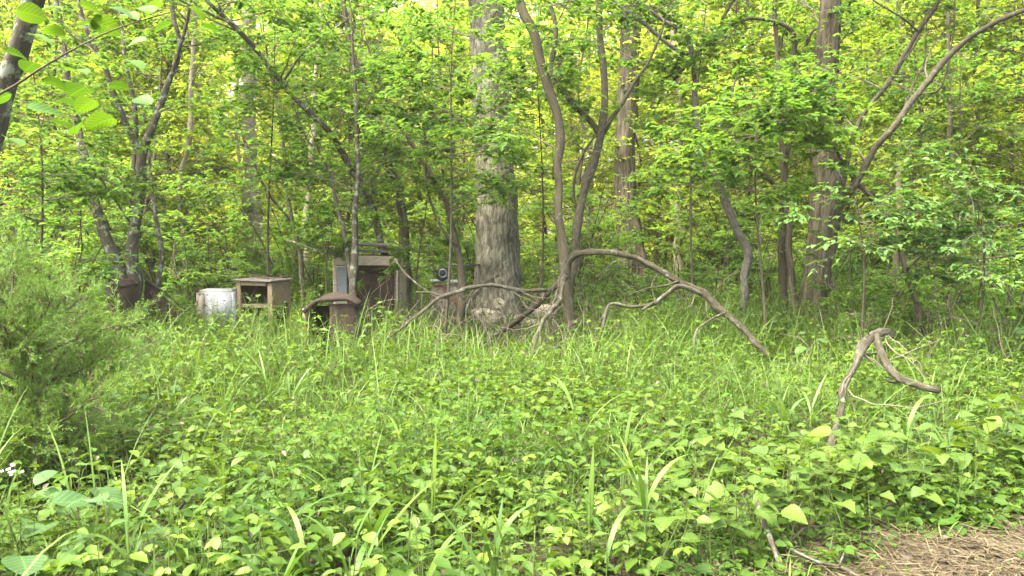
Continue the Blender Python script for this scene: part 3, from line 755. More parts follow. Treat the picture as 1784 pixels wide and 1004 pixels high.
layered('layered_sapling', 'leafy sapling between forked tree and lichen stem', 1205, 12.4, 5, 2.3, 14, 1.0, .085, M['leaf'], 65, (.1, 0))
layered('layered_sapling', 'leafy sapling hanging over the wooden cabinet', 470, 11.9, 4.8, 1.9, 34, 1.05, .075, M['leaf'], 66, (.1, 0))
layered('layered_sapling', 'leafy sapling left of the mossy stems above the juniper', 70, 9.5, 3.6, 1.2, 34, 1.0, .075, M['leaf'], 67)
layered('layered_sapling', 'leafy sapling over the far right brush', 1660, 12.8, 4.5, 1.6, 26, 1.1, .08, M['leaf'], 68)
layered('layered_sapling', 'leafy sapling just right of the giant oak', 940, 13.0, 5, 2.2, 26, 1.0, .075, M['leaf'], 69)
layered('layered_sapling', 'small sapling whose leaves lie over the left end of the shelter roof', 566, 11.6, 2.1, 1.15, 9, .6, .07, M['leaf'], 71, (.15, 0))
layered('layered_sapling', 'small sapling with leaf layers right of the plank shelter', 728, 11.9, 2.2, .9, 12, .65, .07, M['leaf'], 72, (.1, 0))
layered('layered_sapling', 'leafy sapling behind the plank shelter roof', 610, 13.8, 4.8, 1.9, 36, 1.1, .08, M['leaf'], 70, (.1, 0))

# ------------------------------------------------------------------ juniper at the left edge
def juniper():
    rng = np.random.default_rng(301)
    d = 5.0
    x0 = (20 - 892) / F * d
    base = np.array([x0, d, float(gz(x0, d))])
    root = world_thing('juniper_bush', 'feathery juniper bush with brown dead branches filling the left edge', 'bush', base)
    n = 50
    az = rng.uniform(0, 6.28, n); el = rng.uniform(.0, 1.3, n)
    P0 = base + np.stack([np.zeros(n), np.zeros(n), rng.uniform(.05, 1.1, n)], -1)
    low = np.arange(n) % 3 == 0; P0[low, 2] = base[2] + rng.uniform(.1, .4, low.sum()); el[low] = rng.uniform(0, .35, low.sum()); az[low] = rng.uniform(-1.6, .6, low.sum())
    D = np.stack([np.cos(az) * np.cos(el), np.sin(az) * np.cos(el), np.sin(el)], -1)
    L = rng.uniform(.55, .98, n) * (1.1 - .35 * P0[:, 2]) * np.where(np.arange(n) % 3 == 0, .62, 1.0)
    Q = grow(rng, P0, D, L, 8, .12, .03)
    r = np.linspace(.014, .003, 9)[None] * np.ones((n, 1))
    tr = MB(); tube(tr, crom(np.array([(*(base + (0, 0, -.05)), .035), (*(base + (.03, 0, .5)), .028), (*(base + (.0, .05, 1.2)), .012)]), .06)[:, :3],
                    np.interp(np.linspace(0, 1, len(crom(np.array([(*(base + (0, 0, -.05)), .035), (*(base + (.03, 0, .5)), .028), (*(base + (.0, .05, 1.2)), .012)]), .06))), [0, 1], [.035, .012]), 9, .08, None, 0, rng)
    tr.build('trunk', M['smooth'], root)
    for k in range(n):
        m = MB(); tube(m, Q[k], r[k], 6, .06, None, 0, rng); m.build('branch', M['smooth'] if k % 3 else M['litter'], root)
    k2 = 16
    idx = np.repeat(np.arange(n), k2); t = rng.uniform(.3, 1, len(idx))
    p, dd, rr = along(Q, r, idx, t)
    P2 = grow(rng, p, dd + rng.normal(0, .55, p.shape), rng.uniform(.12, .34, len(idx)), 5, .15, .03)
    tw = MB(); s2 = np.linspace(.003, .001, 6)[None] * np.ones((len(idx), 1)); tubes(tw, P2, s2, 3)
    idx3 = np.repeat(np.arange(len(idx)), 9); t3 = rng.uniform(.1, 1, len(idx3))
    p3, d3, _ = along(P2, s2, idx3, t3)
    P3 = grow(rng, p3, d3 + rng.normal(0, .5, p3.shape), rng.uniform(.05, .13, len(idx3)), 3, .15, .05)
    il = np.repeat(np.arange(len(idx3)), 30); tl = rng.uniform(0, 1, len(il))
    pl, dl, _ = along(P3, np.ones(P3.shape[:2]), il, tl)
    lf = MB()
    tone = rng.normal(.5, .15, len(idx))[idx3][il]
    leaves(lf, pl, dl + rng.normal(0, .45, pl.shape), rng.normal(0, 1, pl.shape), rng.uniform(.015, .032, len(il)), .11, np.clip(tone + rng.normal(0, .15, len(il)), 0, 1), 'needle', rng)
    dn = MB(); kk = rng.random(len(il)) < .1
    leaves(dn, pl[kk] * .92 + (base + (0, 0, .6)) * .08, dl[kk] + rng.normal(0, .6, (kk.sum(), 3)), rng.normal(0, 1, (kk.sum(), 3)), rng.uniform(.02, .045, kk.sum()), .1, None, 'needle', rng)
    tag(dn.build('dead_needles', M['straw'], root), kind='stuff')
    tag(tw.build('twigs', M['litter'], root), kind='stuff')
    tag(lf.build('needles', M['juniper'], root), kind='stuff')
juniper()

# ------------------------------------------------------------------ junk: boxes and sheets
def box(name, size, loc, mat, parent=None, rot=(0, 0, 0), bev=.006, jit=.0, seed=0):
    bm = bmesh.new()
    bmesh.ops.create_cube(bm, size=1)
    for v in bm.verts: v.co = Vector((v.co.x * size[0], v.co.y * size[1], v.co.z * size[2]))
    if jit:
        rg = random.Random(seed)
        for v in bm.verts: v.co += Vector([rg.uniform(-jit, jit) for _ in range(3)])
    bmesh.ops.bevel(bm, geom=bm.edges[:], offset=min(bev, min(size) * .3), segments=1, affect='EDGES')
    me = bpy.data.meshes.new(name); bm.to_mesh(me); bm.free()
    me.materials.append(mat)
    o = bpy.data.objects.new(name, me); C.objects.link(o)
    o.location = loc; o.rotation_euler = rot
    if parent: o.parent = parent
    return o
def at(px, d, z=0.0):
    x = (px - 892) / F * d
    return (x, d, float(gz(x, d)) + z)
def zat(py, d):
    return float(pix(892, py, d)[2])
def sheet(name, fn, nu, nv, th, mat, parent=None):
    """bent sheet metal: fn(u, v) -> point, given a thickness"""
    u, v = np.meshgrid(np.linspace(0, 1, nu), np.linspace(0, 1, nv))
    P = fn(u, v)
    du = np.gradient(P, axis=1); dv = np.gradient(P, axis=0)
    N = unit(np.cross(du, dv)); A = P + N * th * .5; B = P - N * th * .5
    m = MB(); n = nu * nv
    i = np.arange(nv - 1)[:, None] * nu; j = np.arange(nu - 1)[None]
    q = np.stack([i + j, i + j + 1, i + nu + j + 1, i + nu + j], -1).reshape(-1, 4)
    rim = list(range(nu)) + [k * nu + nu - 1 for k in range(1, nv)] + [(nv - 1) * nu + k for k in range(nu - 2, -1, -1)] + [k * nu for k in range(nv - 2, 0, -1)]
    rq = [(rim[k], rim[(k + 1) % len(rim)], rim[(k + 1) % len(rim)] + n, rim[k] + n) for k in range(len(rim))]
    m.add(np.vstack([A.reshape(-1, 3), B.reshape(-1, 3)]), np.vstack([q, q[:, ::-1] + n, np.array(rq)[:, ::-1]]))
    return m.build(name, mat, parent, True, (0, 0, 0))

# plank shelter
D = 12.4; sc = D / F
sx = lambda px: (px - 637) * sc
root = thing('plank_shelter', 'collapsing plank shelter with a grey-blue door panel and rusty sheet', 'shed', at(637, D))
gz0 = root.location.z
zz = lambda py: zat(py, D) - gz0
for k, (px, y) in enumerate(((584, 0), (691, 0), (584, .7), (691, .7))):
    box('post', (.06, .06, zz(442)), (sx(px), y, zz(442) / 2 - .02), M['oldwood'] if k != 1 else M['tanwood'], root, (0, .01 * k, 0), jit=.004, seed=k)
box('lintel', (1.0, .03, .15), (sx(638), -.046, zz(454)), M['oldwood'], root, (0, .012, 0), jit=.006, seed=5)
box('roof_plank', (1.02, .30, .035), (sx(632), .12, zz(438)), M['greywood'], root, (0, .02, .03), jit=.006, seed=6)
box('roof_plank', (1.04, .30, .03), (sx(642), .44, zz(439)), M['greywood'], root, (0, -.015, -.03), jit=.006, seed=7)
box('roof_plank', (1.0, .24, .03), (sx(622), .05, zz(426)), M['greywood'], root, (.06, .03, .08), jit=.008, seed=8)
box('roof_plank', (.7, .2, .03), (sx(660), .32, zz(429)), M['greywood'], root, (-.05, .09, -.1), jit=.008, seed=9)
box('roof_block', (.1, .5, .07), (sx(588), .22, zz(432)), M['greywood'], root, (0, 0, .1), jit=.006, seed=10)
box('roof_block', (.1, .5, .06), (sx(668), .26, zz(433.5)), M['greywood'], root, (0, 0, -.1), jit=.006, seed=11)
box('door_panel', (.15, .02, .62), (sx(597), -.055, zz(498)), M['bluepanel'], root, (0, .005, 0), jit=.003)
box('door_rail', (.18, .03, .03), (sx(597), -.06, zz(465)), M['oldwood'], root)
for k in range(5):
    box('side_plank', (.02, .13, zz(446)), (sx(580), .06 + k * .145, zz(446) / 2), M['oldwood'], root, jit=.005, seed=20 + k)
    box('side_plank', (.02, .13, zz(446)), (sx(696), .06 + k * .145, zz(446) / 2), M['oldwood'], root, jit=.005, seed=30 + k)
for k in range(7):
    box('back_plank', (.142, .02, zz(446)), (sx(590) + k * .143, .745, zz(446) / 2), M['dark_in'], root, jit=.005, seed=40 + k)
sheet('rusty_sheet', lambda u, v: np.stack([sx(624) + u * .6, .02 + .03 * np.sin(u * 5) + .02 * v, zz(550) + v * (zz(476) - zz(550)) - .02 * np.sin(3 * u)], -1), 14, 8, .006, M['rust'], root)
box('trim_strip', (.03, .025, .5), (sx(692.5), -.05, zz(500)), M['oldwood'], root, (0, .02, 0))

# rounded rusty appliance in front of it
D = 9.9; sc = D / F
root = thing('rusty_appliance', 'rusty round-topped appliance with a thick brown lid and open dark front', 'appliance', at(576, D), rz=.12)
gz0 = root.location.z
zz = lambda py: zat(py, D) - gz0
H = zz(520)
prof = lambda u: np.stack([-.33 + .66 * u, 0 * u, H - .13 * (np.abs(2 * u - 1.1)) ** 2.6], -1)
sheet('lid', lambda u, v: prof(u) + np.stack([0 * u, -.05 + .6 * v, .012 * np.sin(9 * u + 3 * v)], -1), 20, 8, .05, M['rust_dark'], root)
sheet('front_panel', lambda u, v: np.stack([-.02 + .33 * u, 0 * u + .012 * np.sin(6 * v + 4 * u), -.02 + v * (H - .05)], -1), 8, 10, .012, M['rust'], root)
sheet('back_panel', lambda u, v: np.stack([.31 - .62 * u, .5 + 0 * u, -.02 + v * (H - .12)], -1), 8, 8, .012, M['rust_dark'], root)
sheet('side_panel', lambda u, v: np.stack([.315 + .01 * np.sin(4 * v), .01 + .48 * u, -.02 + v * (H - .11)], -1), 8, 8, .012, M['rust'], root)
sheet('side_panel', lambda u, v: np.stack([-.335 + .05 * np.sin(1.6 * v) - .02, .49 - .5 * u, -.02 + v * (H - .12)], -1), 8, 10, .02, M['enamel_rust'], root)
box('inner_shelf', (.3, .4, .02), (-.17, .25, H * .45), M['rust_dark'], root)
sheet('rim', lambda u, v: np.stack([-.345 + .045 * v, -.03 + .02 * u, .28 + u * (H - .40)], -1), 6, 3, .02, M['enamel_rust'], root)

# wooden cabinet
D = 11.4; sc = D / F
root = thing('wooden_cabinet', 'open wooden cabinet box with a dark square opening, twigs on its top', 'cabinet', at(443, D), rz=-.30)
gz0 = root.location.z
zz = lambda py: zat(py, D) - gz0
H = zz(489)
w2 = .27
box('top_board', (.66, .56, .025), (-.01, .2, H), M['greywood'], root, (0, .01, 0), jit=.004, seed=1)
box('stile', (.075, .025, H - .02), (w2 - .0, -.035, H / 2 - .02), M['tanwood'], root, jit=.003, seed=2)
box('stile', (.06, .025, H - .02), (-w2 + .03, -.035, H / 2 - .02), M['tanwood'], root, jit=.003, seed=3)
box('rail', (.41, .022, .055), (.0, -.033, H - .045), M['tanwood'], root, jit=.002, seed=4)
box('rail', (.41, .022, .05), (.0, -.033, H - .36), M['tanwood'], root, jit=.002, seed=5)
box('side_board', (.02, .46, H * .35), (w2 + .02, .215, H - .02 - H * .175), M['tanwood'], root)
for k in range(3):
    box('side_slat', (.018, .46, .07), (-w2 - .02, .215, H - .09 - k * .13), M['oldwood'], root, (0.02 * k, 0, 0), jit=.004, seed=12 + k)
box('corner_post', (.035, .035, H - .03), (-w2 - .02, .43, H / 2 - .015), M['tanwood'], root)
box('corner_post', (.035, .035, H - .03), (w2 + .0, .43, H / 2 - .015), M['tanwood'], root)
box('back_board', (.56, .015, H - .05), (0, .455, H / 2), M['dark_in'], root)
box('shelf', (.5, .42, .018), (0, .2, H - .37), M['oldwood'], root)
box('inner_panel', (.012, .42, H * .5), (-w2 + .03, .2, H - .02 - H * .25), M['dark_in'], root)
tw = MB(); rg = np.random.default_rng(9)
tubes(tw, grow(rg, np.stack([rg.uniform(-.1, .25, 16), rg.uniform(0, .35, 16), np.full(16, H + .025)], -1), np.stack([rg.normal(0, 1, 16), rg.normal(0, 1, 16), np.zeros(16)], -1), rg.uniform(.1, .3, 16), 4, .2, 0), np.full((16, 5), .005), 4)
o = tw.build('dead_twigs', M['twig'], None, origin=(0, 0, 0)); o.location = root.location; o.rotation_euler = root.rotation_euler
tag(o, 'small heap of dead twigs lying on the wooden cabinet', 'twigs', kind='stuff')

# white appliance
D = 11.3; sc = D / F
root = thing('white_appliance', 'white enamel appliance with a chipped rusty left corner beside the cabinet', 'appliance', at(372, D), rz=.1)
zz = lambda py: zat(py, D) - root.location.z
H = zz(504)
def roundbox(name, w, dd, h, r, mat, parent, loc):
    bm = bmesh.new(); bmesh.ops.create_cube(bm, size=1)
    for v in bm.verts: v.co = Vector((v.co.x * w, v.co.y * dd, v.co.z * h))
    bmesh.ops.bevel(bm, geom=[e for e in bm.edges if (e.verts[0].co.z + e.verts[1].co.z) > 0 or abs(e.verts[0].co.z - e.verts[1].co.z) > .1], offset=r, segments=4, affect='EDGES')
    me = bpy.data.meshes.new(name); bm.to_mesh(me); bm.free(); me.materials.append(mat)
    me.polygons.foreach_set('use_smooth', np.ones(len(me.polygons), bool))
    o = bpy.data.objects.new(name, me); C.objects.link(o); o.parent = parent; o.location = loc; return o
roundbox('body', .5, .5, H, .035, M['enamel'], root, (0, .25, H / 2 - .02))
roundbox('corner_panel', .11, .03, H * .8, .012, M['enamel_rust'], root, (-.19, -.012, H * .55))
roundbox('front_panel', .26, .02, H * .55, .008, M['enamel'], root, (.09, -.008, H * .62))
box('kick_plate', (.46, .02, .12), (0, -.008, .1), M['rust'], root)
root = thing('rust_offcut', 'small rusty bent offcut standing behind the white appliance', 'scrap metal', at(342, 11.7))
H = zat(499, 11.7) - root.location.z
sheet('plate', lambda u, v: np.stack([-.07 + .14 * u, .04 * np.sin(3 * u), -.02 + v * H * (1 - .18 * (2 * u - 1) ** 2)], -1), 8, 8, .008, M['rust'], root)
sheet('flange', lambda u, v: np.stack([.072 + .01 * u, .02 + .12 * u, -.02 + v * H * .9], -1), 5, 6, .008, M['rust_dark'], root)

# rusty drum and leaning panel, far left
root = thing('rusty_drum', 'dented rusty drum with a caved-in pale rim under the mossy stems', 'drum', at(211, 10.4))
D = 10.4; H = zat(487, D) - root.location.z
def drum():
    m = MB(); A = np.linspace(0, 2 * np.pi, 40, endpoint=False); zs = np.linspace(-.03, H, 20); r = .185
    for rr_, flip in ((r, 1), (r - .012, -1)):
        a, z = np.meshgrid(A, zs)
        R = rr_ * (1 + .06 * np.sin(2 * a + 3 * z) + .05 * np.sin(5 * a - 9 * z) * (z / H) + .03 * np.exp(-((z % .3) - .15) ** 2 / .0004))
        zt = z - .07 * (z / H) ** 3 * (.5 + .5 * np.sin(a + 2.2)) - .015 * (z / H) ** 4 * np.sin(4 * a)
        i = np.arange(19)[:, None] * 40; j = np.arange(40)[None]; j2 = (j + 1) % 40
        q = np.stack([i + j, i + j2, i + 40 + j2, i + 40 + j], -1).reshape(-1, 4)
        m.add(np.stack([R * np.cos(a), R * np.sin(a), zt], -1).reshape(-1, 3), q if flip > 0 else q[:, ::-1])
        if flip > 0: top = np.stack([R[-1] * np.cos(A), R[-1] * np.sin(A), zt[-1]], -1)
    m.build('shell', M['rust'], root, True, (0, 0, 0))
    rim = MB(); tp = np.vstack([top, top[:1]]); tube(rim, tp, np.full(len(tp), .012), 8, .05); rim.build('rim', M['rust'], root, True, (0, 0, 0))
    lid = MB(); c = top.mean(0) + (0, 0, .03); k = len(top)
    lid.add(np.vstack([top - (0, 0, .03), c[None]]), None, [(j, (j + 1) % k, k) for j in range(k)]); lid.build('caved_lid', M['rust_dark'], root, True, (0, 0, 0))
drum()
root = thing('scrap_sheet', 'dark rusted sheet panel sloping to the ground right of the drum', 'scrap metal', at(268, 10.8))
D = 10.8; zz = lambda py: zat(py, D) - root.location.z
sheet('sheet_plate', lambda u, v: np.stack([-.26 + .50 * u, .05 + .25 * v + .02 * np.sin(8 * u), -.02 + v * (zz(490) * (1 - u) + zz(548) * u) + .02], -1), 16, 8, .012, M['rust_dark'], root)
m = MB(); tube(m, np.array([(-.27, .30, zz(489)), (-.05, .31, zz(508)), (.10, .31, zz(524)), (.3, .3, zz(550))]), np.full(4, .014), 8, .03); m.build('edge_bar', M['dead'], root, True, (0, 0, 0))

# junk beside the oak
root = thing('rust_washer', 'pale enamel tub streaked with rust between crooked sapling and oak', 'appliance', at(775, 13.2))
D = 13.2; zz = lambda py: zat(py, D) - root.location.z
roundbox('body', .46, .4, zz(496), .03, M['enamel_rust'], root, (0, .2, zz(496) / 2 - .02))
box('lid_board', (.56, .34, .03), (.02, .16, zz(491)), M['enamel'], root, (0, .03, .1))
root = thing('black_lamp', 'black plastic lamp housing with a grey ring lying on the pale tub', 'scrap', at(772, 13.2))
root.location.z = zat(489, 13.2) + .012
prof_ = np.array([(0, -.08, .115), (0, -.085, .10), (0, -.03, .11), (0, .05, .1), (0, .12, .06), (0, .15, .02)])
m = MB(); tube(m, np.array([(0, p[1], .10) for p in prof_]), prof_[:, 2], 20, .04); m.build('housing', M['black'], root, True, (0, 0, 0))
m = MB(); a = np.linspace(0, 2 * np.pi, 25); tube(m, np.stack([.062 * np.cos(a), np.full(25, -.095), .11 + .062 * np.sin(a)], -1), np.full(25, .013), 8, .02); m.build('ring', M['greyring'], root, True, (0, 0, 0))
box('bracket', (.14, .05, .03), (-.13, -.02, .15), M['black'], root, (0, -.1, .2))
root = thing('black_bar', 'black bent bar lying behind the lamp housing beside the oak', 'scrap', at(800, 13.6))
m = MB(); z0 = zat(462, 13.6) - root.location.z
tube(m, np.array([(-.2, 0, z0 + .01), (0, 0, z0), (.2, 0, z0 - .01), (.34, .1, z0)]), np.full(4, .014), 8, .02); m.build('rod', M['black'], root, True, (0, 0, 0))
m = MB(); tube(m, np.array([(-.18, 0, z0), (-.17, .05, z0 * .5), (-.17, .05, -.03)]), np.full(3, .012), 8, .02); m.build('upright', M['black'], root, True, (0, 0, 0))
m = MB(); tube(m, np.array([(.33, .1, z0), (.32, .14, z0 * .5), (.32, .14, -.03)]), np.full(3, .012), 8, .02); m.build('upright', M['black'], root, True, (0, 0, 0))
root = thing('rusty_tray', 'reddish rusty sheet with a black hole lying below the oak stones', 'scrap metal', at(918, 11.9))
D = 11.9; zz = lambda py: zat(py, D) - root.location.z
sheet('sheet_plate', lambda u, v: np.stack([-.28 + .55 * u, .02 + .35 * v, zz(596) + v * .16 - .05 * u + .015 * np.sin(9 * u + 4 * v)], -1), 14, 8, .01, M['rust'], root)
sheet('folded_flap', lambda u, v: np.stack([-.22 + .4 * u, .3 - .18 * v, zz(572) + .03 * np.sin(5 * u) + .05 * v - .06 * u], -1), 10, 6, .01, M['rust'], root)
box('hole_shade_block', (.17, .2, .11), (.12, .12, zz(586)), M['dark_in'], root, (0, .1, .2))  # dark block painted as the shade inside the sheet's hole

# stones at the oak's foot
def stone(label, px, py, d, w, dp, h, seed, rz=0, mat='stone'):
    rng = np.random.default_rng(seed)
    bm = bmesh.new(); bmesh.ops.create_icosphere(bm, subdivisions=3, radius=1)
    V = np.array([v.co[:] for v in bm.verts])
    K = unit(rng.normal(0, 1, (11, 3))) ; lim = rng.uniform(.62, .85, 11)
    for k, l in zip(K, lim):
        s = V @ k; V = V - np.maximum(s - l, 0)[:, None] * k
    V = np.sign(V) * np.abs(V) ** .82
    V += .02 * np.sin(9 * V[:, [1, 2, 0]] + seed)
    for v, c in zip(bm.verts, V): v.co = Vector((c[0] * w / 2, c[1] * dp / 2, c[2] * h / 2))
    me = bpy.data.meshes.new('stone'); bm.to_mesh(me); bm.free(); me.materials.append(M[mat])
    o = bpy.data.objects.new('stone', me); C.objects.link(o)
    p = pix(px, py, d); o.location = tuple(p); o.rotation_euler = (rng.uniform(-.12, .12), rng.uniform(-.12, .12), rz)
    return tag(o, label, 'stone')
stone('large flat tan stone, leftmost of the heap at the oak foot', 845, 552, 12.9, .62, .4, .30, 1)
stone('squarish pale stone standing on top of the oak foot heap', 869, 532, 13.0, .24, .22, .27, 2, .2)
stone('yellowish rounded stone in the middle of the oak foot heap', 858, 566, 12.5, .55, .4, .36, 3, .3)
stone('small stone right of the squarish one at the oak foot', 905, 557, 12.7, .22, .2, .2, 4)
stone('pale long stone at the right end of the oak foot heap', 948, 545, 12.8, .45, .3, .26, 5, -.2)
stone('low stone under the right end of the oak foot heap', 930, 570, 12.5, .4, .3, .25, 6)
stone('dark stone half buried in the weeds below the broken branch', 1530, 686, 7.6, .22, .2, .2, 7, mat='stone')

# ------------------------------------------------------------------ dead limbs and sticks
def lumps(r, rng):
    n = len(r); k = rng.normal(0, 1, n); k = np.convolve(k, np.ones(3) / 3, 'same')
    return r * np.clip(.9 + .2 * k, .62, 1.4)
def stick(name, label, stems, mat, seed, cat='branch', twigs=0, seg=10, tmat=None):
    rng = np.random.default_rng(seed)
    P = [crom(np.array([(*pix(px, py, d), w * .5 * d / F) for px, py, w, d in s]), .05) for s in stems]
    base = P[0][np.argmin(P[0][:, 2]), :3]
    root = world_thing(name, label, cat, base)
    for k, p in enumerate(P):
        m = MB(); wob = np.stack([np.interp(np.arange(len(p)), np.arange(0, len(p) + 5, 5), rng.normal(0, .017, len(range(0, len(p) + 5, 5)))) for _ in range(3)], -1)
        tube(m, p[:, :3] + wob, lumps(p[:, 3], rng), seg, .13, None, 0, rng); m.build('limb' if k == 0 else 'side_branch', mat, root)
    if twigs:
        i = rng.integers(0, len(P[0]), twigs); P0 = P[0][i, :3]
        Q = grow(rng, P0, np.stack([rng.normal(0, .6, twigs), rng.normal(0, .4, twigs), rng.normal(-.5, .7, twigs)], -1), rng.uniform(.25, .8, twigs), 8, .25, 0)
        m = MB(); tubes(m, Q, np.linspace(.006, .002, 9)[None] * np.ones((twigs, 1)), 4)
        tag(m.build('twigs', tmat or M['twig'], root), kind='stuff')
    return root
stick('arched_limb', 'long dead limb arching from the oak stones over to the right', [
    [(806, 612, 7.6, 10.4), (850, 592, 9.2, 10.4), (898, 562, 10.9, 10.5), (948, 518, 11.8, 10.6), (982, 484, 12.6, 10.7), (992, 452, 13.4, 10.72), (1012, 441, 12.6, 10.7), (1060, 440, 11.8, 10.6), (1108, 447, 12.6, 10.5),
     (1148, 470, 12.6, 10.3), (1188, 494, 13.4, 10.1), (1228, 512, 14.3, 9.9), (1264, 546, 13.4, 9.7), (1302, 582, 12.6, 9.5), (1335, 616, 10.9, 9.3), (1362, 650, 9.2, 9.1)],
    [(1180, 490, 5.9, 10.1), (1140, 500, 4.2, 9.9), (1095, 512, 2.5, 9.8)]], M['limb'], 1, twigs=22, seg=14)
stick('pale_forked_stick', 'pale broken stick dropping from the arched limb with an elbow', [
    [(1240, 517, 8, 9.9), (1190, 503, 9, 9.9), (1165, 512, 8, 9.8), (1138, 526, 7, 9.75), (1100, 531, 7, 9.7), (1062, 533, 7, 9.6), (1046, 580, 6, 9.5), (1034, 622, 5, 9.4), (1026, 670, 5, 9.3)],
    [(1140, 526, 5, 9.75), (1120, 540, 4, 9.7)]], M['dead'], 2, twigs=8, tmat=M['paletwig'])
stick('pale_long_stick', 'long pale stick running left from the arched limb past the oak', [
    [(948, 510, 8, 10.5), (905, 505, 8, 10.4), (870, 500, 8, 10.3), (822, 499, 9, 10.2), (795, 510, 8, 10.1), (765, 524, 7, 10.0), (725, 553, 6, 9.9), (690, 575, 5, 9.8), (662, 590, 4, 9.6), (640, 604, 3, 9.5)],
    [(782, 516, 5, 10.1), (750, 510, 4, 10.1), (725, 508, 3, 10.2)], [(770, 524, 4, 10.1), (720, 492, 4, 10.3), (690, 452, 3, 10.5)]], M['dead'], 3, twigs=14, tmat=M['paletwig'])
stick('lichen_prop', 'pale lichen-spotted stick propped from the crooked trunk down to the weeds', [
    [(984, 484, 9, 10.5), (970, 525, 9, 10.1), (948, 562, 9, 9.7), (934, 592, 9, 9.4), (918, 635, 8, 8.9), (884, 678, 7, 8.4), (852, 712, 6, 8.0), (828, 735, 5, 7.8)],
    [(936, 590, 8, 9.4), (934, 630, 7, 9.2), (932, 680, 6, 9.0)]], M['dead'], 4, twigs=6, tmat=M['paletwig'])
stick('crossed_stick', 'dark stick leaning across the stones in front of the oak', [
    [(870, 478, 8, 12.4), (838, 500, 9, 12.3), (806, 545, 9, 12.1), (775, 590, 8, 11.8), (755, 612, 7, 11.5)]], M['lichen'], 5, twigs=6)
stick('thin_curved_stick', 'thin pale stem arching out of the grass right of the pale elbow stick', [
    [(1262, 545, 4, 9.5), (1226, 566, 4, 9.2), (1210, 592, 5, 9.0), (1212, 630, 5, 8.8), (1228, 665, 5, 8.6), (1262, 712, 4, 8.2)]], M['dead'], 6)
stick('low_stick', 'thin grey stick lying low in the weeds below the curved stem', [
    [(1140, 628, 4, 8.4), (1180, 645, 5, 8.3), (1222, 660, 5, 8.2), (1240, 682, 4, 8.0), (1270, 712, 4, 7.6)]], M['dead'], 7)
stick('broken_branch', 'snapped grey branch standing as an upside-down V in the right weeds', [
    [(1438, 836, 11.7, 5.3), (1450, 790, 13.3, 5.5), (1464, 735, 13.3, 5.7), (1478, 680, 14.0, 5.9), (1492, 635, 15.6, 6.1), (1508, 600, 17.2, 6.3), (1524, 582, 15.6, 6.4), (1548, 577, 10.1, 6.5)],
    [(1522, 583, 12.5, 6.35), (1532, 610, 14.5, 6.25), (1550, 640, 15.5, 6.15), (1568, 660, 16, 6.05), (1596, 668, 15.0, 6.0), (1640, 680, 12.7, 5.95)],
    [(1510, 602, 4.7, 6.3), (1496, 600, 3.1, 6.3), (1476, 602, 1.6, 6.2)], [(1500, 622, 4.7, 6.2), (1530, 616, 3.9, 6.4)], [(1570, 664, 8.0, 6.05), (1548, 667, 6.5, 6.05), (1538, 664, 4.1, 6.05)]], M['dead'], 8, twigs=10, seg=14, tmat=M['paletwig'])
stick('rotten_log', 'dark rotten log lying in brush at the right edge behind the broken branch', [
    [(1608, 690, 22, 7.9), (1660, 688, 26, 7.9), (1730, 690, 28, 7.8), (1810, 698, 28, 7.7)]], M['dark'], 9, twigs=10, seg=16)
stick('dead_log_far', 'grey log lying among the shrubs right of the furrowed trunk', [
    [(1455, 590, 16, 9.6), (1500, 588, 18, 9.6), (1560, 585, 17, 9.5)]], M['dead'], 10, twigs=6, seg=14)
stick('brush_stick', 'bent grey stick arching in the brush near the right edge', [
    [(1650, 555, 7, 9.2), (1690, 562, 8, 9.0), (1720, 580, 8, 8.9), (1725, 620, 6, 8.8), (1710, 660, 5, 8.7)]], M['lichen'], 11, twigs=10)
stick('foreground_twig', 'grey twig lying on the litter at the bottom edge', [
    [(1380, 955, 6, 3.75), (1420, 975, 7, 3.65), (1462, 985, 7, 3.6), (1490, 1004, 6, 3.5)], [(1460, 985, 6, 3.6), (1472, 960, 4, 3.7)]], M['dead'], 12)
stick('straight_twig', 'thin straight twig across the litter left of the bare path', [
    [(1370, 950, 4, 3.85), (1420, 925, 4, 3.95), (1450, 915, 3, 4.0)]], M['dead'], 13)
stick('lichen_post', 'short grey lichened stub poking up in the right foreground weeds', [
    [(1350, 985, 9, 3.75), (1344, 945, 9, 3.8), (1334, 905, 9, 3.9), (1327, 880, 8, 3.95)]], M['lichen'], 14)

# tangle of bare stems around the oak and shelter
def tangle():
    rng = np.random.default_rng(402); m = MB(); n = 240
    px = rng.uniform(640, 1080, n); d = rng.uniform(9.6, 12.6, n); x = (px - 892) / F * d
    P0 = np.stack([x, d, gz(x, d)], -1)
    Q = grow(rng, P0, np.stack([rng.normal(0, .45, n), rng.normal(0, .3, n), np.ones(n)], -1), rng.uniform(.4, 1.3, n), 10, .2, -.03)
    tubes(m, Q, np.linspace(.006, .002, 11)[None] * np.ones((n, 1)), 4)
    n = 40
    px = rng.uniform(1380, 1800, n); d = rng.uniform(7.5, 10.5, n); x = (px - 892) / F * d
    Q = grow(rng, np.stack([x, d, gz(x, d)], -1), np.stack([rng.normal(0, .5, n), rng.normal(0, .3, n), np.ones(n)], -1), rng.uniform(.4, 1.1, n), 10, .2, -.03)
    tubes(m, Q, np.linspace(.005, .002, 11)[None] * np.ones((n, 1)), 4)
    tag(m.build('dry_stems', M['paletwig']), 'tangle of thin bare pale stems in the brush round the oak', 'brush', kind='stuff')
tangle()

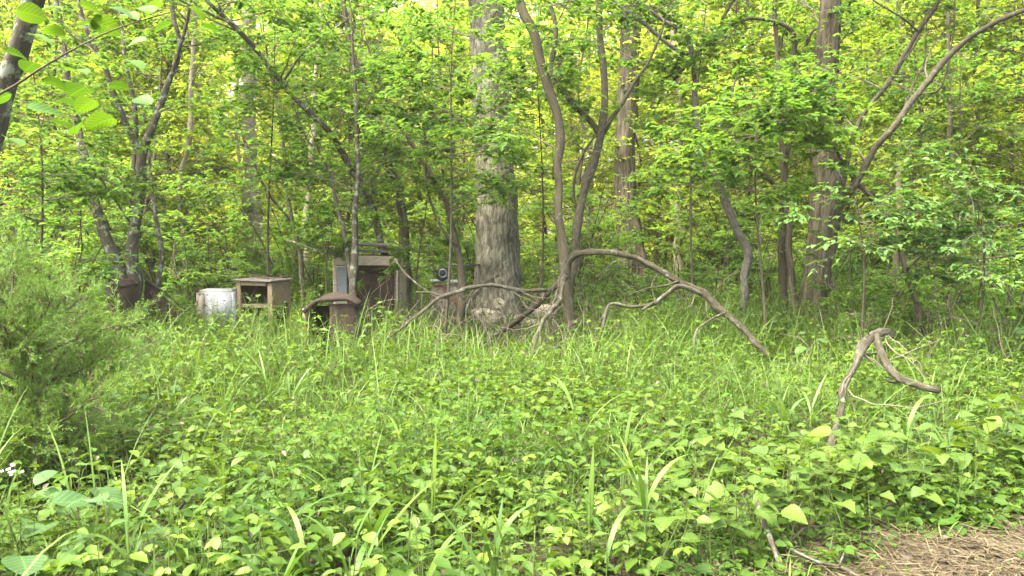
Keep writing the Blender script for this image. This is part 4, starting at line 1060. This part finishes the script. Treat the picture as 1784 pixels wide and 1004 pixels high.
# ------------------------------------------------------------------ ground cover (nobody could count it)
BLOCK = [((-2.6, 9.75), (-1.75, 10.6)), ((-2.8, 12.1), (-1.6, 13.3)), ((-4.1, 11.2), (-3.25, 12.1)), ((-4.6, 11.2), (-3.9, 11.9)), ((-5.3, 10.1), (-4.8, 10.7)), ((-1.5, 13.1), (-.75, 13.7)), ((-.9, 13.3), (.4, 14.6))]
def clear(x, y, b=0.0):
    ok = bare(x, y) < b
    for (x0, y0), (x1, y1) in BLOCK: ok &= ~((x > x0) & (x < x1) & (y > y0) & (y < y1))
    return ok
def scatter(rng, d0, d1, per_m2, margin=1.18, b=0.0):
    area = .64 * margin * (d1 * d1 - d0 * d0)
    n = int(area * per_m2)
    y = np.sqrt(rng.uniform(d0 * d0, d1 * d1, n)); x = rng.uniform(-.64, .64, n) * margin * y
    k = clear(x, y, b); return x[k], y[k]
def hmap(x, y):
    h = .30 + .14 * nz(x, y, 1.3, 1) + .09 * nz(x, y, 3.1, 2)
    h += .16 * np.clip((y - 4.5) / 4, 0, 1) + .16 * np.clip((y - 7.5) / 2, 0, 1) + .2 * np.clip((y - 15) / 4, 0, 1)
    h *= np.clip((-bare(x, y)) / .6, .25, 1)
    h *= 1 - .82 * np.exp(-((x + .25) / 1.4) ** 2 - ((y - 10.8) / 2.4) ** 2) - .3 * np.exp(-((x - 3) / .9) ** 2 - ((y - 5.6) / .5) ** 2)
    return np.maximum(h * dent(x, y), .06)
def dent(x, y):
    return 1 - .7 * np.exp(-((x - 2.75) / .8) ** 2 - ((y - 8.7) / 1.3) ** 2) - .55 * np.exp(-((x - 2.35) / .5) ** 2 - ((y - 5.1) / .5) ** 2)
def weeds(rng, mb, smb, x, y, k, ls, lw, hs=1.0, tri=False, proto='oval', vb=.5, pet=.05, stems=True, tilt=.34, lo=.25, patch=None):
    if patch is not None:
        kp = rng.random(len(x)) < np.clip(.55 + 1.1 * nz(x, y, 1.7, patch) + .4 * nz(x, y, 4.3, patch + 2), .1, 1); x, y = x[kp], y[kp]
    n = len(x)
    if n == 0: return
    z = gz(x, y); h = hmap(x, y) * hs * rng.uniform(.55, 1.25, n)
    lean = rng.normal(0, .18, (n, 2))
    t = np.tile(np.linspace(lo, 1, k), n); i = np.repeat(np.arange(n), k)
    a = rng.uniform(0, 6.28, n)[i] + np.tile(np.arange(k) * 2.4, n) + rng.normal(0, .4, n * k)
    px = x[i] + lean[i, 0] * h[i] * t; py = y[i] + lean[i, 1] * h[i] * t; pz = z[i] + h[i] * t
    out = np.stack([np.cos(a), np.sin(a), rng.uniform(-.1, .45, n * k)], -1)
    pl = pet * rng.uniform(.4, 1.6, n * k)
    p = np.stack([px, py, pz], -1) + out * pl[:, None]
    v = np.clip(vb + .22 * nz(x, y, 1.9, 4)[i] + rng.normal(0, .12, n)[i] + rng.normal(0, .12, n * k), 0, 1)
    up = unit(np.array([0, 0, 1.0]) + rng.normal(0, tilt, (n * k, 3)))
    sz = ls * rng.uniform(.6, 1.3, n * k) * (1.15 - .35 * t)
    d = out.copy(); d[:, 2] = rng.normal(-.12, .25, n * k)
    if tri:
        for da, f in ((0, 1.1), (1.25, .9), (-1.25, .9)):
            c, s = np.cos(da), np.sin(da)
            d2 = np.stack([d[:, 0] * c - d[:, 1] * s, d[:, 0] * s + d[:, 1] * c, d[:, 2] + rng.normal(0, .1, n * k)], -1)
            leaves(mb, p, d2, up, sz * f, lw, v, proto, rng)
    else:
        leaves(mb, p, d, up, sz, lw, v, proto, rng)
    if stems and smb is not None:
        tt = np.linspace(0, 1, 4)[None, :, None]
        P = np.stack([x, y, z], -1)[:, None] + tt * np.stack([lean[:, 0] * h, lean[:, 1] * h, h], -1)[:, None]
        tubes(smb, P, np.linspace(.002, .001, 4)[None] * np.ones((n, 1)), 3)
def ground_cover():
    rng = np.random.default_rng(501)
    w, wf, sm, g = MB(), MB(), MB(), MB()
    # bands: near to far, coarser with distance
    for d0, d1, a, b, c in ((2.3, 5, 60, 46, 90), (5, 8, 46, 32, 66), (8, 12, 26, 16, 36)):
        x, y = scatter(rng, d0, d1, a); weeds(rng, w, sm, x, y, 7, .085 if d0 < 6 else .07, .66, 1.0, proto='oval', patch=11)
        x, y = scatter(rng, d0, d1, b); weeds(rng, w, sm, x, y, 5, .062, .62, 1.1, tri=True, vb=.66, patch=13)
        x, y = scatter(rng, d0, d1, c); weeds(rng, wf, sm, x, y, 13, .030, .5, .95, vb=.45, pet=.025, patch=15)
    for d0, d1, a, c, s in ((12, 18, 12, 14, 1.3), (18, 28, 5, 5, 2.0), (28, 48, 2.2, 0, 3.2)):
        x, y = scatter(rng, d0, d1, a); weeds(rng, w, None, x, y, 8, .065 * s, .64, 1.0, stems=False, vb=.55)
        if c: x, y = scatter(rng, d0, d1, c); weeds(rng, wf, None, x, y, 10, .04 * s, .5, .9, stems=False)
    for d0, d1, a, ls in ((2.3, 5, 130, .05), (5, 8, 80, .055), (8, 13, 40, .07)):
        x, y = scatter(rng, d0, d1, a, b=.05); weeds(rng, w, None, x, y, 6, ls, .7, .32, stems=False, vb=.42, lo=.15, tilt=.25)
    x, y = scatter(rng, 2.6, 5.2, 22, b=1.2); kp = (bare(x, y) > -.1) & (nz(x, y, 5, 31) > .1); x, y = x[kp], y[kp]; weeds(rng, w, None, x, y, 6, .035, .7, .5, stems=False, vb=.5, lo=.15)
    # grass
    for d0, d1, k, l, wd in ((2.3, 5, 170, .36, .006), (5, 8, 260, .5, .007), (8, 12, 200, .62, .009), (12, 20, 30, .5, .016)):
        x, y = scatter(rng, d0, d1, k, b=.12)
        cl = nz(x, y, 1.6, 6) + .45 * nz(x, y, 4.1, 7) + (.25 if d0 > 7 else .1)
        keep = rng.random(len(x)) < np.clip(.45 + .8 * cl, .08, 1); x, y = x[keep], y[keep]
        n = len(x)
        blades(g, np.stack([x, y, gz(x, y)], -1), rng.uniform(0, 6.28, n), l * rng.uniform(.5, 1.45, n) * np.clip(.25 + 1.5 * hmap(x, y), .3, 1.15), wd * rng.uniform(.6, 1.6, n),
               rng.uniform(.1, 1.7, n), np.clip(.5 + .2 * nz(x, y, 2, 8) + rng.normal(0, .2, n), 0, 1), 4, rng)
    for d0, d1, k in ((2.6, 5.5, 3.6), (5.5, 9.5, 4)):
        x, y = scatter(rng, d0, d1, k); c = rng.integers(3, 9, len(x)); x = np.repeat(x, c); y = np.repeat(y, c); x = x + rng.normal(0, .03, len(x)); y = y + rng.normal(0, .03, len(y)); n = len(x)
        keep = rng.random(n) < np.clip(.5 + .8 * nz(x, y, 1.2, 21) - .15 * x, .08, 1) * (dent(x, y) > .75); x, y = x[keep], y[keep]; n = len(x)
        blades(g, np.stack([x, y, gz(x, y)], -1), rng.uniform(0, 6.28, n), rng.uniform(.4, .95, n), rng.uniform(.006, .014, n), rng.uniform(.5, 2.2, n), np.clip(.55 + rng.normal(0, .22, n), 0, 1), 8, rng, .15)
    tag(w.build('weeds', M['weed']), 'dense bright green broad-leaved weeds covering the whole forest floor', 'ground cover', kind='stuff')
    tag(wf.build('fine_weeds', M['weed_fine']), 'fine small-leaved weeds filling the gaps of the ground cover', 'ground cover', kind='stuff')
    tag(sm.build('weed_stems', M['stem']), 'thin green and pale stems of the ground cover', 'ground cover', kind='stuff')
    tag(g.build('grass', M['grass']), 'thin arching grass blades growing through the weeds', 'grass', kind='stuff')
ground_cover()

def litter():
    rng = np.random.default_rng(601)
    m = MB(); n = 46000
    x = rng.uniform(-.2, 4.2, n); y = rng.uniform(2.6, 5.2, n)
    k = rng.random(n) < np.clip(.6 + bare(x, y) * 1.3 + .3 * nz(x, y, 4, 9), 0.02, 1); x, y = x[k], y[k]; n = len(x)
    az = rng.uniform(0, 6.28, n); d = np.stack([np.cos(az), np.sin(az), rng.normal(0, .12, n)], -1)
    P0 = np.stack([x, y, gz(x, y) + rng.uniform(.004, .05, n)], -1)
    leaves(m, P0, d, unit(np.array([0, 0, 1.0]) + rng.normal(0, .5, (n, 3))), rng.uniform(.03, .16, n), rng.uniform(.02, .055, n), np.clip(.5 + .3 * nz(x, y, 3, 1) + rng.normal(0, .2, n), 0, 1), 'oval', rng)
    tag(m.build('straw', M['straw']), 'dry tan straw matted over the path edge, lower right', 'straw', kind='stuff')
    m = MB(); n = 16000
    x = rng.uniform(-2.5, 4.2, n); y = rng.uniform(2.4, 6.5, n)
    k = rng.random(n) < np.clip(.55 + bare(x, y) * 1.2, 0.14, 1); x, y = x[k], y[k]; n = len(x)
    az = rng.uniform(0, 6.28, n); d = np.stack([np.cos(az), np.sin(az), rng.normal(0, .25, n)], -1)
    leaves(m, np.stack([x, y, gz(x, y) + rng.uniform(.006, .03, n)], -1), d, unit(np.array([0, 0, 1.0]) + rng.normal(0, .35, (n, 3))), rng.uniform(.012, .06, n), .6, None, 'oval', rng)
    tag(m.build('leaf_litter', M['litter']), 'crumbled brown dead leaves on the bare path edge', 'leaf litter', kind='stuff')
litter()
def withered():
    rng = np.random.default_rng(611); m = MB(); x, y = scatter(rng, 2.8, 9, 22)
    n = len(x); az = rng.uniform(0, 6.28, n); d = np.stack([np.cos(az), np.sin(az), rng.normal(-.3, .5, n)], -1)
    leaves(m, np.stack([x, y, gz(x, y) + hmap(x, y) * rng.uniform(.3, 1.0, n)], -1), d, unit(np.array([0, 0, 1.0]) + rng.normal(0, .6, (n, 3))), rng.uniform(.02, .06, n), .55, None, 'oval', rng)
    k = len(x) // 2; P0 = np.stack([x[:k], y[:k], gz(x[:k], y[:k])], -1)
    Q = grow(rng, P0, np.stack([rng.normal(0, .35, k), rng.normal(0, .35, k), np.ones(k)], -1), hmap(x[:k], y[:k]) * rng.uniform(.8, 1.9, k), 6, .14, -.02)
    tubes(m, Q, np.linspace(.0022, .0008, 7)[None] * np.ones((k, 1)), 3)
    tag(m.build('withered_leaves', M['litter']), 'withered brown leaves and dry stalks caught among the weeds', 'leaf litter', kind='stuff')
withered()

# ------------------------------------------------------------------ foreground plants, one by one
def leaf_mesh(kind, mat, curl=.18, fold=.10, nseg=8, wv=.015):
    """one detailed leaf, 1 long, along +Y"""
    t = np.linspace(0, 1, nseg + 1)
    if kind == 'oval': wdt = .33 * np.sin(np.pi * t ** .8) ** .85
    elif kind == 'heart': wdt = np.interp(t, [0, .08, .25, .5, .75, .92, 1], [.12, .34, .45, .40, .26, .09, 0])
    elif kind == 'round': wdt = np.interp(t, [0, .08, .25, .5, .75, .92, 1], [.1, .30, .44, .48, .38, .2, 0])
    elif kind == 'lobed': wdt = np.interp(t, [0, .06, .2, .36, .46, .58, .8, 1], [.15, .44, .54, .34, .44, .34, .14, 0])
    elif kind == 'lance': wdt = .16 * np.sin(np.pi * t ** .7) ** .8
    zc = -curl * t ** 2
    m = MB(); V = []; Q = []
    for i, tt in enumerate(t):
        for s in (-1, -.5, 0, .5, 1):
            V.append((s * wdt[i], tt, zc[i] + fold * abs(s) * wdt[i] * 2 + wv * math.sin(9 * tt + 2 * s) * abs(s)))
    for i in range(nseg):
        for j in range(4): Q.append((i * 5 + j, i * 5 + j + 1, i * 5 + j + 6, i * 5 + j + 5))
    m.add(V, Q, None, .5)
    return m.mesh('leaf', mat)
def set_v(me, v):
    a = me.attributes['v']; a.data.foreach_set('value', np.full(len(me.vertices), v, np.float32)); return me
def variants(kind, mat, vals, **kw):
    return [set_v(leaf_mesh(kind, mat, curl=.1 + .12 * k, **kw), v) for k, v in enumerate(vals)]
LM = {'lime': variants('oval', M['lime'], (.2, .5, .8)), 'weed': variants('oval', M['weed_vein'], (.35, .6, .85)), 'heart': variants('heart', M['heart'], (.4, .6, .9)),
      'big': variants('round', M['big'], (.35, .6, .85), wv=.02), 'crown': variants('round', M['near_leaf'], (.2, .5, .8), wv=.02), 'lobed': variants('lobed', M['heart'], (.3, .5, .75), wv=.03), 'lance': variants('lance', M['big'], (.4, .6, .8))}
def leaf_obj(parent, me, loc, az, pitch, roll, size):
    o = bpy.data.objects.new('leaf', me); C.objects.link(o); o.parent = parent
    o.location = tuple(float(c) for c in loc); o.rotation_euler = (pitch, roll, az - math.pi / 2); o.scale = (size,) * 3
    return o
def stem_obj(parent, P, r=.003, mat=None, name='stem'):
    P = np.asarray(P, float); m = MB(); c = crom(P, .06)
    tube(m, c, np.linspace(r, r * .5, len(c)), 5, .03); return m.build(name, mat or M['stem'], parent, True, (0, 0, 0))
def plant(x, y, h, kind, nodes, size, rg, tri=False, name='weed_plant', label='', cat='plant', group=None, rz=None):
    """a stem with leaves set round it, each leaf a part"""
    root = thing(name, label, cat, (x, y, float(gz(x, y))), rg.uniform(0, 6.28) if rz is None else rz, group)
    lx, ly = rg.gauss(0, .16) * h, rg.gauss(0, .16) * h
    pet = []
    for k in range(nodes):
        t = .3 + .7 * (k + .5) / nodes if nodes > 1 else 1
        a = k * 2.4 + rg.uniform(-.4, .4); p = np.array((lx * t, ly * t, h * t)); pl = size * rg.uniform(.4, 1.0)
        q = p + np.array((math.cos(a) * pl, math.sin(a) * pl, pl * .45))
        pet.append(np.array([p, (p + q) / 2 + (0, 0, .15 * pl), q]))
        for da, f in (((0, 1.1), (1.2, .95), (-1.2, .95)) if tri else ((0, 1),)):
            leaf_obj(root, rg.choice(LM[kind]), q, a + da, rg.gauss(.0, .2), rg.gauss(0, .22), size * f * rg.uniform(.8, 1.2) * (1.1 - .3 * t))
    stem_obj(root, [(0, 0, -.02), (lx * .4, ly * .5, h * .5), (lx, ly, h)], .0035)
    m = MB(); tubes(m, np.array(pet), np.full((len(pet), 3), .0015), 3); tag(m.build('leaf_stalks', M['stem'], root, True, (0, 0, 0)), kind='stuff')
    return root
rg = random.Random(9)
def gp(px, py, h=0.0):
    """ground spot of a plant whose top, h above the ground, shows at (px, py)"""
    d = F * (CAMZ - h) / max(py - HZ, 20); return (px - 892) / F * d, d
def front(px, py):
    row = 'at the bottom ' if py > 890 else 'amid the weed bed ' if py > 770 else 'in the grassy back '
    for lim, ph in ((330, 'near the juniper foot'), (560, 'below the wooden cabinet'), (720, 'below the plank shelter'), (900, 'below the giant oak'), (1060, 'below the crooked trunk'), (1240, 'below the arched limb'),
                    (1420, 'left of the broken branch'), (1600, 'round the foot of the broken branch')):
        if px < lim: return row + ph
    return row + 'towards the bare path'
# lime three-leaflet weeds
for i, (px, py) in enumerate(((340, 890), (352, 945), (275, 880), (345, 970), (645, 860), (270, 960), (150, 985), (960, 925), (990, 905), (640, 1000), (1335, 795), (1350, 830), (560, 690), (415, 705), (600, 668), (700, 930), (835, 905), (1090, 870),
                               (545, 880), (445, 860), (1000, 860), (905, 800), (790, 960), (1180, 900))):
    h = rg.uniform(.32, .46); x, y = gp(px, py, h)
    plant(x, y, h, 'lime', rg.choice((2, 3, 3)), rg.uniform(.05, .068), rg, True, 'trefoil_weed', 'lime green three-leaflet weed ' + front(px, py), 'plant', 'lime three-leaflet weeds ' + front(px, py))
# heart-leaved weeds, right foreground
n = 0
while n < 120:
    px, py = rg.uniform(1130, 1790), rg.uniform(690, 900); h = rg.uniform(.26, .46); x, y = gp(px, py, h)
    if float(bare(x, y)) > -.25: continue
    plant(x, y, h, rg.choice(('heart', 'heart', 'lobed')), rg.choice((3, 4, 5)), rg.choice((.06, .08, .1, .14)) * rg.uniform(.85, 1.15), rg, False, 'heart_leaf_weed', 'heart-leaved weed ' + front(px, py), 'plant', 'heart-leaved weeds ' + front(px, py)); n += 1
n = 0
while n < 90:
    px, py = rg.uniform(180, 1150), rg.uniform(640, 990); h = rg.uniform(.26, .48); x, y = gp(px, py, h)
    plant(x, y, h, 'weed', rg.choice((4, 5, 6)), rg.uniform(.06, .09), rg, False, 'broadleaf_weed', 'mid green oval-leaved weed ' + front(px, py), 'plant', 'oval-leaved weeds ' + front(px, py)); n += 1
for px, py, d, k, lb in ((430, 512, 10.6, 'lance', 'tall weed with long leaves rising in front of the cabinet opening'), (466, 520, 10.5, 'weed', 'tall leafy weed hiding the right foot of the wooden cabinet'),
                         (388, 530, 10.3, 'weed', 'tall leafy weed in front of the white appliance'), (350, 535, 10.2, 'heart', 'tall weed left of the white appliance'), (548, 545, 9.0, 'weed', 'tall bushy weed before the open left side of the rusty appliance'),
                         (525, 560, 9.0, 'weed', 'tall bushy weed left of the rusty appliance'), (640, 535, 9.6, 'lance', 'tall weed right of the rusty appliance below the rusty sheet'), (672, 520, 10.6, 'weed', 'tall leafy weed in front of the rusty sheet'),
                         (688, 545, 10.2, 'heart', 'tall weed under the right post of the plank shelter'), (240, 530, 9.6, 'weed', 'tall leafy weed between rusty drum and dark sheet'), (290, 535, 9.8, 'weed', 'tall leafy weed at the low end of the dark sheet'),
                         (1415, 585, 9.0, 'big', 'tall broad-leaved weed before the foot of the furrowed trunk'), (1330, 540, 10.4, 'big', 'tall broad-leaved weed right of the lichen stem foot'), (740, 560, 10.4, 'weed', 'tall leafy weed before the pale tub')):
    p = pix(px, py, d); h = max(.35, float(p[2] - gz(p[0], d)))
    plant(p[0], d, h, k, 9, .13 if k in ('lance', 'big') else .1, rg, False, 'tall_weed', lb)
# big-leaved plants, lower left
for px, py, nl, sz, lb in ((30, 880, 7, .17, 'big-leaved plant in the lower left corner under the white flowers'), (115, 815, 7, .16, 'big-leaved plant with broad dull leaves beside the juniper foot'), (215, 885, 6, .14, 'big-leaved plant with narrow-fingered leaves right of the lower left corner')):
    h = .5; x, y = gp(px, py, h)
    plant(x, y, h, 'big' if nl == 7 else 'lance', nl, sz, rg, nl == 6, 'big_leaf_plant', lb)
x, y = gp(1745, 600, .9); plant(1.62 * 3.4, 8.3, .8, 'big', 6, .24, rg, False, 'big_leaf_plant', 'big-leaved plant standing in shade at the right edge')
x, y = gp(10, 835, .55)
root = thing('white_flower', 'cluster of small white blossoms at the lower left edge', 'flower', (x, y, float(gz(x, y))))
stem_obj(root, [(0, 0, -.02), (.01, 0, .3), (.0, .01, .55)], .004)
for k in range(9):
    cx, cy, cz = rg.gauss(0, .018), rg.gauss(0, .015), .56 + rg.gauss(0, .012)
    m = MB(); a = np.arange(5) * 1.2566
    leaves(m, np.tile((cx, cy, cz), (5, 1)) + 0.0, np.stack([np.cos(a), np.sin(a) * .6 - .4, .4 + .4 * np.sin(a)], -1), np.tile((0, -.6, .6), (5, 1)), .010, .8, None, 'oval')
    m.build('blossom', M['petal'], root, True, (0, 0, 0))
# wide grass blades
def cane(px, py, h, rz, blade_specs, label, group=None, d=None):
    x, y = gp(px, py, h)
    root = thing('broad_grass', label, 'grass plant', (x, y, float(gz(x, y))), 0, group)
    stem_obj(root, [(0, 0, -.02), (.005, 0, h * .4), (0, .005, h * .75)], .004)
    for z0, az, L, w, lean, bend, v in blade_specs:
        m = MB(); blades(m, np.array([(0, 0, z0)]), np.array([az]), np.array([L]), np.array([w]), np.array([bend]), np.array([v]), 9, np.random.default_rng(int(L * 1e4)), lean)
        m.build('blade', M['broad'], root, True, (0, 0, 0))
    return root
cane(750, 760, .62, 0, [(.18, 1.2, .46, .034, .08, .05, .95), (.15, 3.3, .3, .02, .6, .9, .5)], 'upright wide yellow-green grass blade at the middle of the foreground')
cane(440, 905, .42, 0, [(.1, .3, .62, .022, .25, 1.5, .25), (.1, 3.0, .3, .02, .3, .8, .4), (.2, .1, .4, .02, .4, 1.2, .3)], 'wide grass plant with one long blade arching to the right')
cane(1030, 800, .55, 0, [(.16, 1.2, .42, .024, .1, .12, .8), (.22, -1.4, .25, .028, .7, 1.9, .2), (.2, 3.1, .3, .02, .5, 1, .5)], 'upright wide grass blade right of the picture middle with a drooping leaf')
for px, py, h in ((640, 870, .5), (860, 880, .5), (1130, 830, .45), (600, 960, .45), (470, 970, .45), (870, 970, .42), (300, 870, .5), (1060, 890, .4), (205, 900, .5), (730, 950, .42), (520, 940, .4), (990, 700, .6), (1120, 720, .6), (700, 690, .6), (380, 780, .55),
                  (1420, 600, .75), (1590, 690, .55), (1660, 620, .8), (500, 620, .6), (290, 640, .6), (460, 610, .6), (1090, 690, .65), (1000, 630, .65), (170, 640, .65), (1380, 640, .6), (640, 600, .6)):
    sp = [(rg.uniform(.08, .3), rg.uniform(0, 6.28), rg.uniform(.26, .48), rg.uniform(.014, .028), rg.uniform(.1, .6), rg.uniform(.3, 1.8), rg.uniform(.1, .9)) for _ in range(rg.choice((4, 5, 6)))]
    cane(px, py, h, 0, sp, 'wide-bladed grass plant ' + front(px, py), 'wide-bladed grass ' + front(px, py))
# sapling leaves reaching in at the top left, close to the camera
root = world_thing('near_sapling', 'near sapling twig with large round leaves hanging in the upper left', 'sapling', pix(-130, 300, 3.3) * (1, 1, 0))
base = pix(-130, 300, 3.3); base[2] = float(gz(base[0], base[1]))
o_ = np.array(root['_o'])
m = MB(); c = crom(np.array([(*base, .012), (*pix(-120, 500, 3.3), .01), (*pix(-60, 230, 3.2), .008), (*pix(40, 140, 3.2), .005), (*pix(180, 60, 3.2), .003), (*pix(300, 20, 3.2), .002)]), .05)
tube(m, c[:, :3], c[:, 3], 7, .04); m.build('trunk', M['smooth'], root)
for px, py, s in ((158, 38, .075), (172, 42, .05), (266, 22, .065), (122, 124, .065), (150, 152, .08), (20, 165, .085), (45, 188, .09), (100, 175, .07), (200, 207, .07), (115, 60, .055), (60, 110, .06), (235, 172, .055),
                 (190, 12, .06), (140, 10, .06), (330, 12, .05), (10, 90, .06), (85, 210, .06), (165, 175, .055), (255, 70, .05), (110, 15, .06), (300, 40, .05), (215, 25, .05), (50, 60, .06), (30, 20, .06), (75, 140, .06), (140, 215, .05), (190, 150, .05), (10, 240, .06), (225, 105, .05), (350, 45, .05), (285, 5, .06)):
    p = pix(px, py, 3.2 + rg.uniform(-.25, .35)) - o_
    s *= 1.35
    leaf_obj(root, rg.choice(LM['crown']), p, rg.uniform(-.6, .9) if rg.random() < .6 else rg.uniform(2.4, 3.8), rg.gauss(-.15, .2), rg.gauss(0, .3), s * 1.15)

# ------------------------------------------------------------------ thin scattering volume, added to lift the shadows between the trees
def added_haze():
    bm = bmesh.new(); bmesh.ops.create_cube(bm, size=1)
    for v in bm.verts: v.co = Vector((v.co.x * 640, v.co.y * 440 + 190, v.co.z * 33.5 + 15.25))
    me = bpy.data.meshes.new('added_haze'); bm.to_mesh(me); bm.free()
    m, t = nt('added_haze_air'); p = nd(t, 'ShaderNodeVolumePrincipled'); p.inputs['Color'].default_value = (1.0, .98, .68, 1); p.inputs['Density'].default_value = .0007
    p.inputs['Anisotropy'].default_value = 0.2
    o_ = nd(t, 'ShaderNodeOutputMaterial'); t.links.new(p.outputs[0], o_.inputs['Volume'])
    me.materials.append(m); o = bpy.data.objects.new('added_haze', me); C.objects.link(o); tag(o, 'thin pale mist added to lift the shadows of the woods', 'added_haze', kind='stuff')
added_haze()
